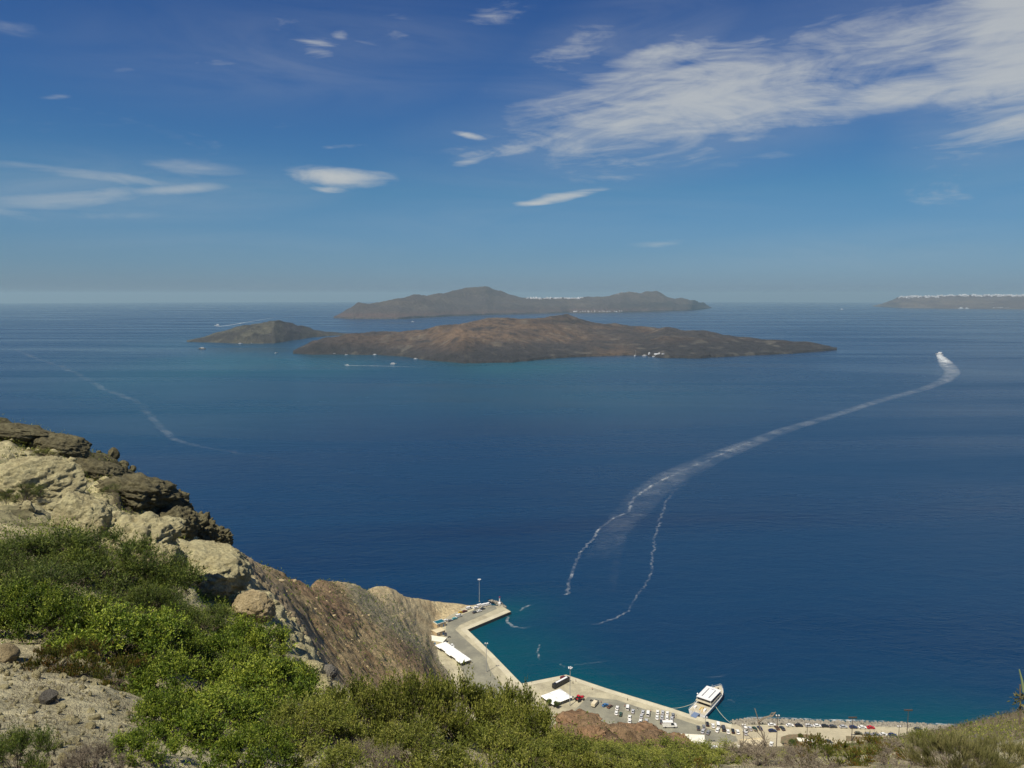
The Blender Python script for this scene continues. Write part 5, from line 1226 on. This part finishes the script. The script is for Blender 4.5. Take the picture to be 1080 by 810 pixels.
# ---- wakes: thin foam sheets lying on the sea
def wake_mat():
    m,nt,b=newmat('foam'); g=N(nt,'ShaderNodeNewGeometry').outputs['Position']
    den=N(nt,'ShaderNodeAttribute',attribute_name='foam_amount').outputs['Fac']
    t1=N(nt,'ShaderNodeTexNoise',ins={'Vector':g,'Scale':.16,'Detail':10.,'Roughness':.75,'Distortion':2.0}).outputs[0]
    t2=N(nt,'ShaderNodeTexNoise',ins={'Vector':g,'Scale':.02,'Detail':5.,'Roughness':.6,'Distortion':.8}).outputs[0]
    v=MA('ADD',MA('MULTIPLY',t1,.6,nt=nt),MA('MULTIPLY',t2,.4,nt=nt),nt=nt)
    f=N(nt,'ShaderNodeMapRange',interpolation_type='SMOOTHSTEP',ins={'Value':v,'From Min':.42,'From Max':.70}).outputs[0]
    a=MA('MULTIPLY',den,MA('ADD',MA('MULTIPLY',f,1.2,nt=nt),.10,nt=nt),clamp=True,nt=nt)
    b.inputs['Base Color'].default_value=(.72,.76,.76,1); b.inputs['Roughness'].default_value=.8
    nt.links.new(a,b.inputs['Alpha']); return m
MFOAM=wake_mat()
def wake(pts,label=None,n=260,k=25,wig=0.,seed=1,edge=0.,wf=1.,dk=1.):
    """pts: x,y,width(px),density"""
    pts=np.array(pts,float); s=np.concatenate([[0],np.cumsum(np.hypot(np.diff(pts[:,0]),np.diff(pts[:,1])*2))]); t=np.linspace(0,s[-1],n)
    X_,Y_,Wp,D_=[smooth1(np.interp(t,s,pts[:,i]),6,0) if i<2 else np.interp(t,s,pts[:,i]) for i in range(4)]
    P=np.array([GS(a,b)[:] for a,b in zip(X_,Y_)])
    if wig: 
        rr_=np.hypot(P[:,0],P[:,1]); nz_=fbm(t*.10*wf,t*0+seed*3.3,t*0,5,.6)*wig
    T_=np.gradient(P[:,:2],axis=0); T_/=np.linalg.norm(T_,axis=1,keepdims=True)+1e-9; Nr=np.stack([-T_[:,1],T_[:,0]],-1)
    rr_=np.hypot(P[:,0],P[:,1]); wm=Wp*rr_/FPX
    if wig: P[:,:2]+=Nr*(nz_*rr_/FPX)[:,None]
    u=np.linspace(-1,1,k)
    V=np.zeros((n,k,3)); V[...,:2]=P[:,None,:2]+Nr[:,None,:]*(wm[:,None]*.5*u[None,:])[...,None]
    V[...,2]=-(V[...,0]**2+V[...,1]**2)/(2*RE)+.35
    prof=(1-u**2)**.7
    if edge: prof=np.clip(prof*.35+np.exp(-((u-edge)/.13)**2)*1.1,0,1)
    dn=np.where(D_>1.3,D_,D_*dk*((.35+1.1*np.clip(vn(t*.13*wf+seed*5,t*0,t*0)*1.5-.35,0,1)) if wig else .8))[:,None]*prof[None,:]
    return tag(np_mesh('wake',V.reshape(-1,3),grid_faces(n,k),MFOAM,attrs={'foam_amount':('F',dn.ravel())},smooth=True),kind='stuff')
wake([(990,374,5,1.6),(994,378,9,1.6),(1000,386,15,1.1),(1005,393,14,.75),(996,402,13,.42),(975,410,12,.36),(930,422,12,.34),(880,438,13,.32),(830,453,18,.33),(790,468,23,.36),(750,484,30,.34),(710,502,38,.28),(682,522,42,.22),(655,552,38,.14),(628,590,30,.07)],n=700,k=31,seed=2,dk=.62)
wake([(800,463,3,.2),(770,475,4,.7),(745,486,4,.6),(720,496,4,.65),(698,507,4,.9),(685,514,4,.85),(672,522,4,1.0),(665,531,4,1.),(663,540,3.5,.7),(648,546,3.5,.7),(633,557,3.5,1.),(624,570,3.5,1.),(613,583,3.5,1.),(606,597,4,1.),(600,612,4,1.1),(598,628,5,1.)],n=900,k=11,wig=4.,seed=5,dk=.5,wf=2)
wake([(726,508,3,.3),(712,518,3,.5),(702,530,3,.7),(696,548,3,.5),(690,570,3,.9),(688,588,3,.9),(688,603,3,.7),(680,618,3,.9),(674,626,3,.7),(662,645,3,.5),(650,652,3,.9),(632,658,3,.8),(624,660,3,.4)],n=700,k=9,wig=4.,seed=8,dk=.30,wf=3)
wake([(700,512,5,.2),(680,530,12,.35),(662,556,14,.3),(652,580,12,.25),(648,606,10,.15),(646,625,8,.05)],n=300,k=15,wig=5.,seed=15,dk=.12,wf=2)
wake([(230,344.5,2,1.8),(245,342.5,3,1.6),(262,339.5,3,1.),(290,335,3,.35),(318,333,4,.1)],n=120,k=9,seed=3)
wake([(366,385.5,1.8,2.),(390,385.8,2,1.6),(412,386.3,2,1.2),(430,387,2.5,.5),(450,387.5,2.5,.1)],n=120,k=7,seed=4)
wake([(16,368,4,.35),(40,379,6,.4),(65,387,6,.4),(90,398,6,.42),(108,410,7,.42),(130,418,8,.5),(146,424,7,.5),(158,437,8,.5),(170,451,8,.6),(182,463,9,.6),(205,470,8,.45),(240,476,7,.3),(290,484,6,.12),(340,494,5,.06),(400,508,4,.0)],n=900,k=11,wig=4.,seed=11,dk=.2,wf=1.5)
for i,L_ in enumerate([[(536,650,3,.3),(534,655,4,.9),(540,661,5,.9),(552,663,3,.7),(560,661,3,.3)],[(548,645,2,.3),(553,641,4,.9),(560,638,3,.4)],[(569,680,2,.6),(567,688,3,.8),(569,697,3,1.)],[(590,701,4,.5),(596,704,4,.5)],[(605,702,3,.3),(620,700,3,.5),(640,698,2,.2)],[(745,715,2,.3),(765,713,3,.2)],[(768,738,3,.4),(775,741,4,.6)]]): wake(L_,n=80,k=7,wig=2.,seed=20+i,wf=3,dk=.45)
# whitewater where the islands and the rubble meet the sea
wake([(774,763,3,.5),(788,757.5,3,.9),(815,757.5,3,.7),(860,759.3,3,.9),(930,761.2,3,.8),(1003,764.8,3,.7),(1030,767,3,.4)],n=400,k=7,wig=1.2,seed=40,wf=3)
# ================================================================ distant white villages
def hut_mesh(var):
    w,d,h=[(12,10,7),(16,11,6),(10,10,9),(20,12,7)][var]
    wl=MB().box(-w/2,w/2,-d/2,d/2,-6,h)
    if var==2: wl.M=Matrix.Translation((0,0,h)); wl.lathe([(w*.42,0),(w*.38,2),(w*.22,3.6),(.1,4.3)],12)
    win=MB()
    win.box(-w*.36,w*.36,-d/2-.1,-d/2+.1,h*.34,h*.58)
    return wl.build('wall',MWHITE,link=False),win.build('windows',MGLASS,link=False),MB().box(-w/2-.3,w/2+.3,-d/2-.3,d/2+.3,h+.02,h+.5).build('roof',MWHITE,link=False)
HUT=[hut_mesh(i) for i in range(4)]
def village(isle,x0,x1,yf,n,label,group,s,spread,seed,crest=False):
    rg=random.Random(seed); bv=ISLE[isle]; c=0
    for i in range(n*6):
        if c>=n: break
        x_=x0+(x1-x0)*rg.random(); y_=yf(x_)
        if crest:
            for k_ in range(60):
                y_=yf(x_)-6+k_*.2
                if bv.ray_cast(Vector((0,0,H)),Vector(((x_-540)/FPX,CP-(y_-405)/FPX*SP,-SP-(y_-405)/FPX*CP)).normalized())[0] is not None: break
            y_+=.1
        y_+=abs(rg.gauss(0,spread))
        d=Vector(((x_-540)/FPX,CP-(y_-405)/FPX*SP,-SP-(y_-405)/FPX*CP)).normalized(); q=bv.ray_cast(Vector((0,0,H)),d)
        if q[0] is None: continue
        c+=1; o=empty('house',q[0],rg.uniform(-.5,.5)); o.scale=(s*rg.uniform(.8,1.5),s,s*rg.uniform(.7,1.3)); tag(o,label,'house',group)
        for nm,me in zip(('wall','windows','roof'),HUT[rg.randrange(4)]):
            if nm=='roof' and me is HUT[2][2]: continue
            k=bpy.data.objects.new(nm,me); COL.objects.link(k); k.parent=o
def sk_t(x_): return 313.7+.5*math.sin(x_*.3)
village('long_island',555,616,sk_t,70,'tiny white house in the village on the crest of the long distant island','white village houses on the long island',1.5,.4,1,True)
village('long_island',600,656,lambda x_:328.2,34,'tiny white building in the harbour row at the waterline of the long distant island','waterline buildings of the long island',.8,.35,2)
village('long_island',640,680,lambda x_:311.8,6,'scattered white house on the right hill of the long distant island','scattered houses on the right hill',.9,.4,3,True)
village('headland',948,1083,lambda x_:312.2,260,'tiny white house of the town along the clifftop of the far right headland','white town houses on the headland',2.1,.6,4,True)
village('headland',1046,1064,lambda x_:324.4,8,'tiny pale building at the waterline below the clifftop town','waterline buildings below the town',1.1,.3,5)
village('volcanic_island',676,700,lambda x_:373.2,5,'small white hut by the cove of the volcanic island','huts by the cove',.5,.3,6)
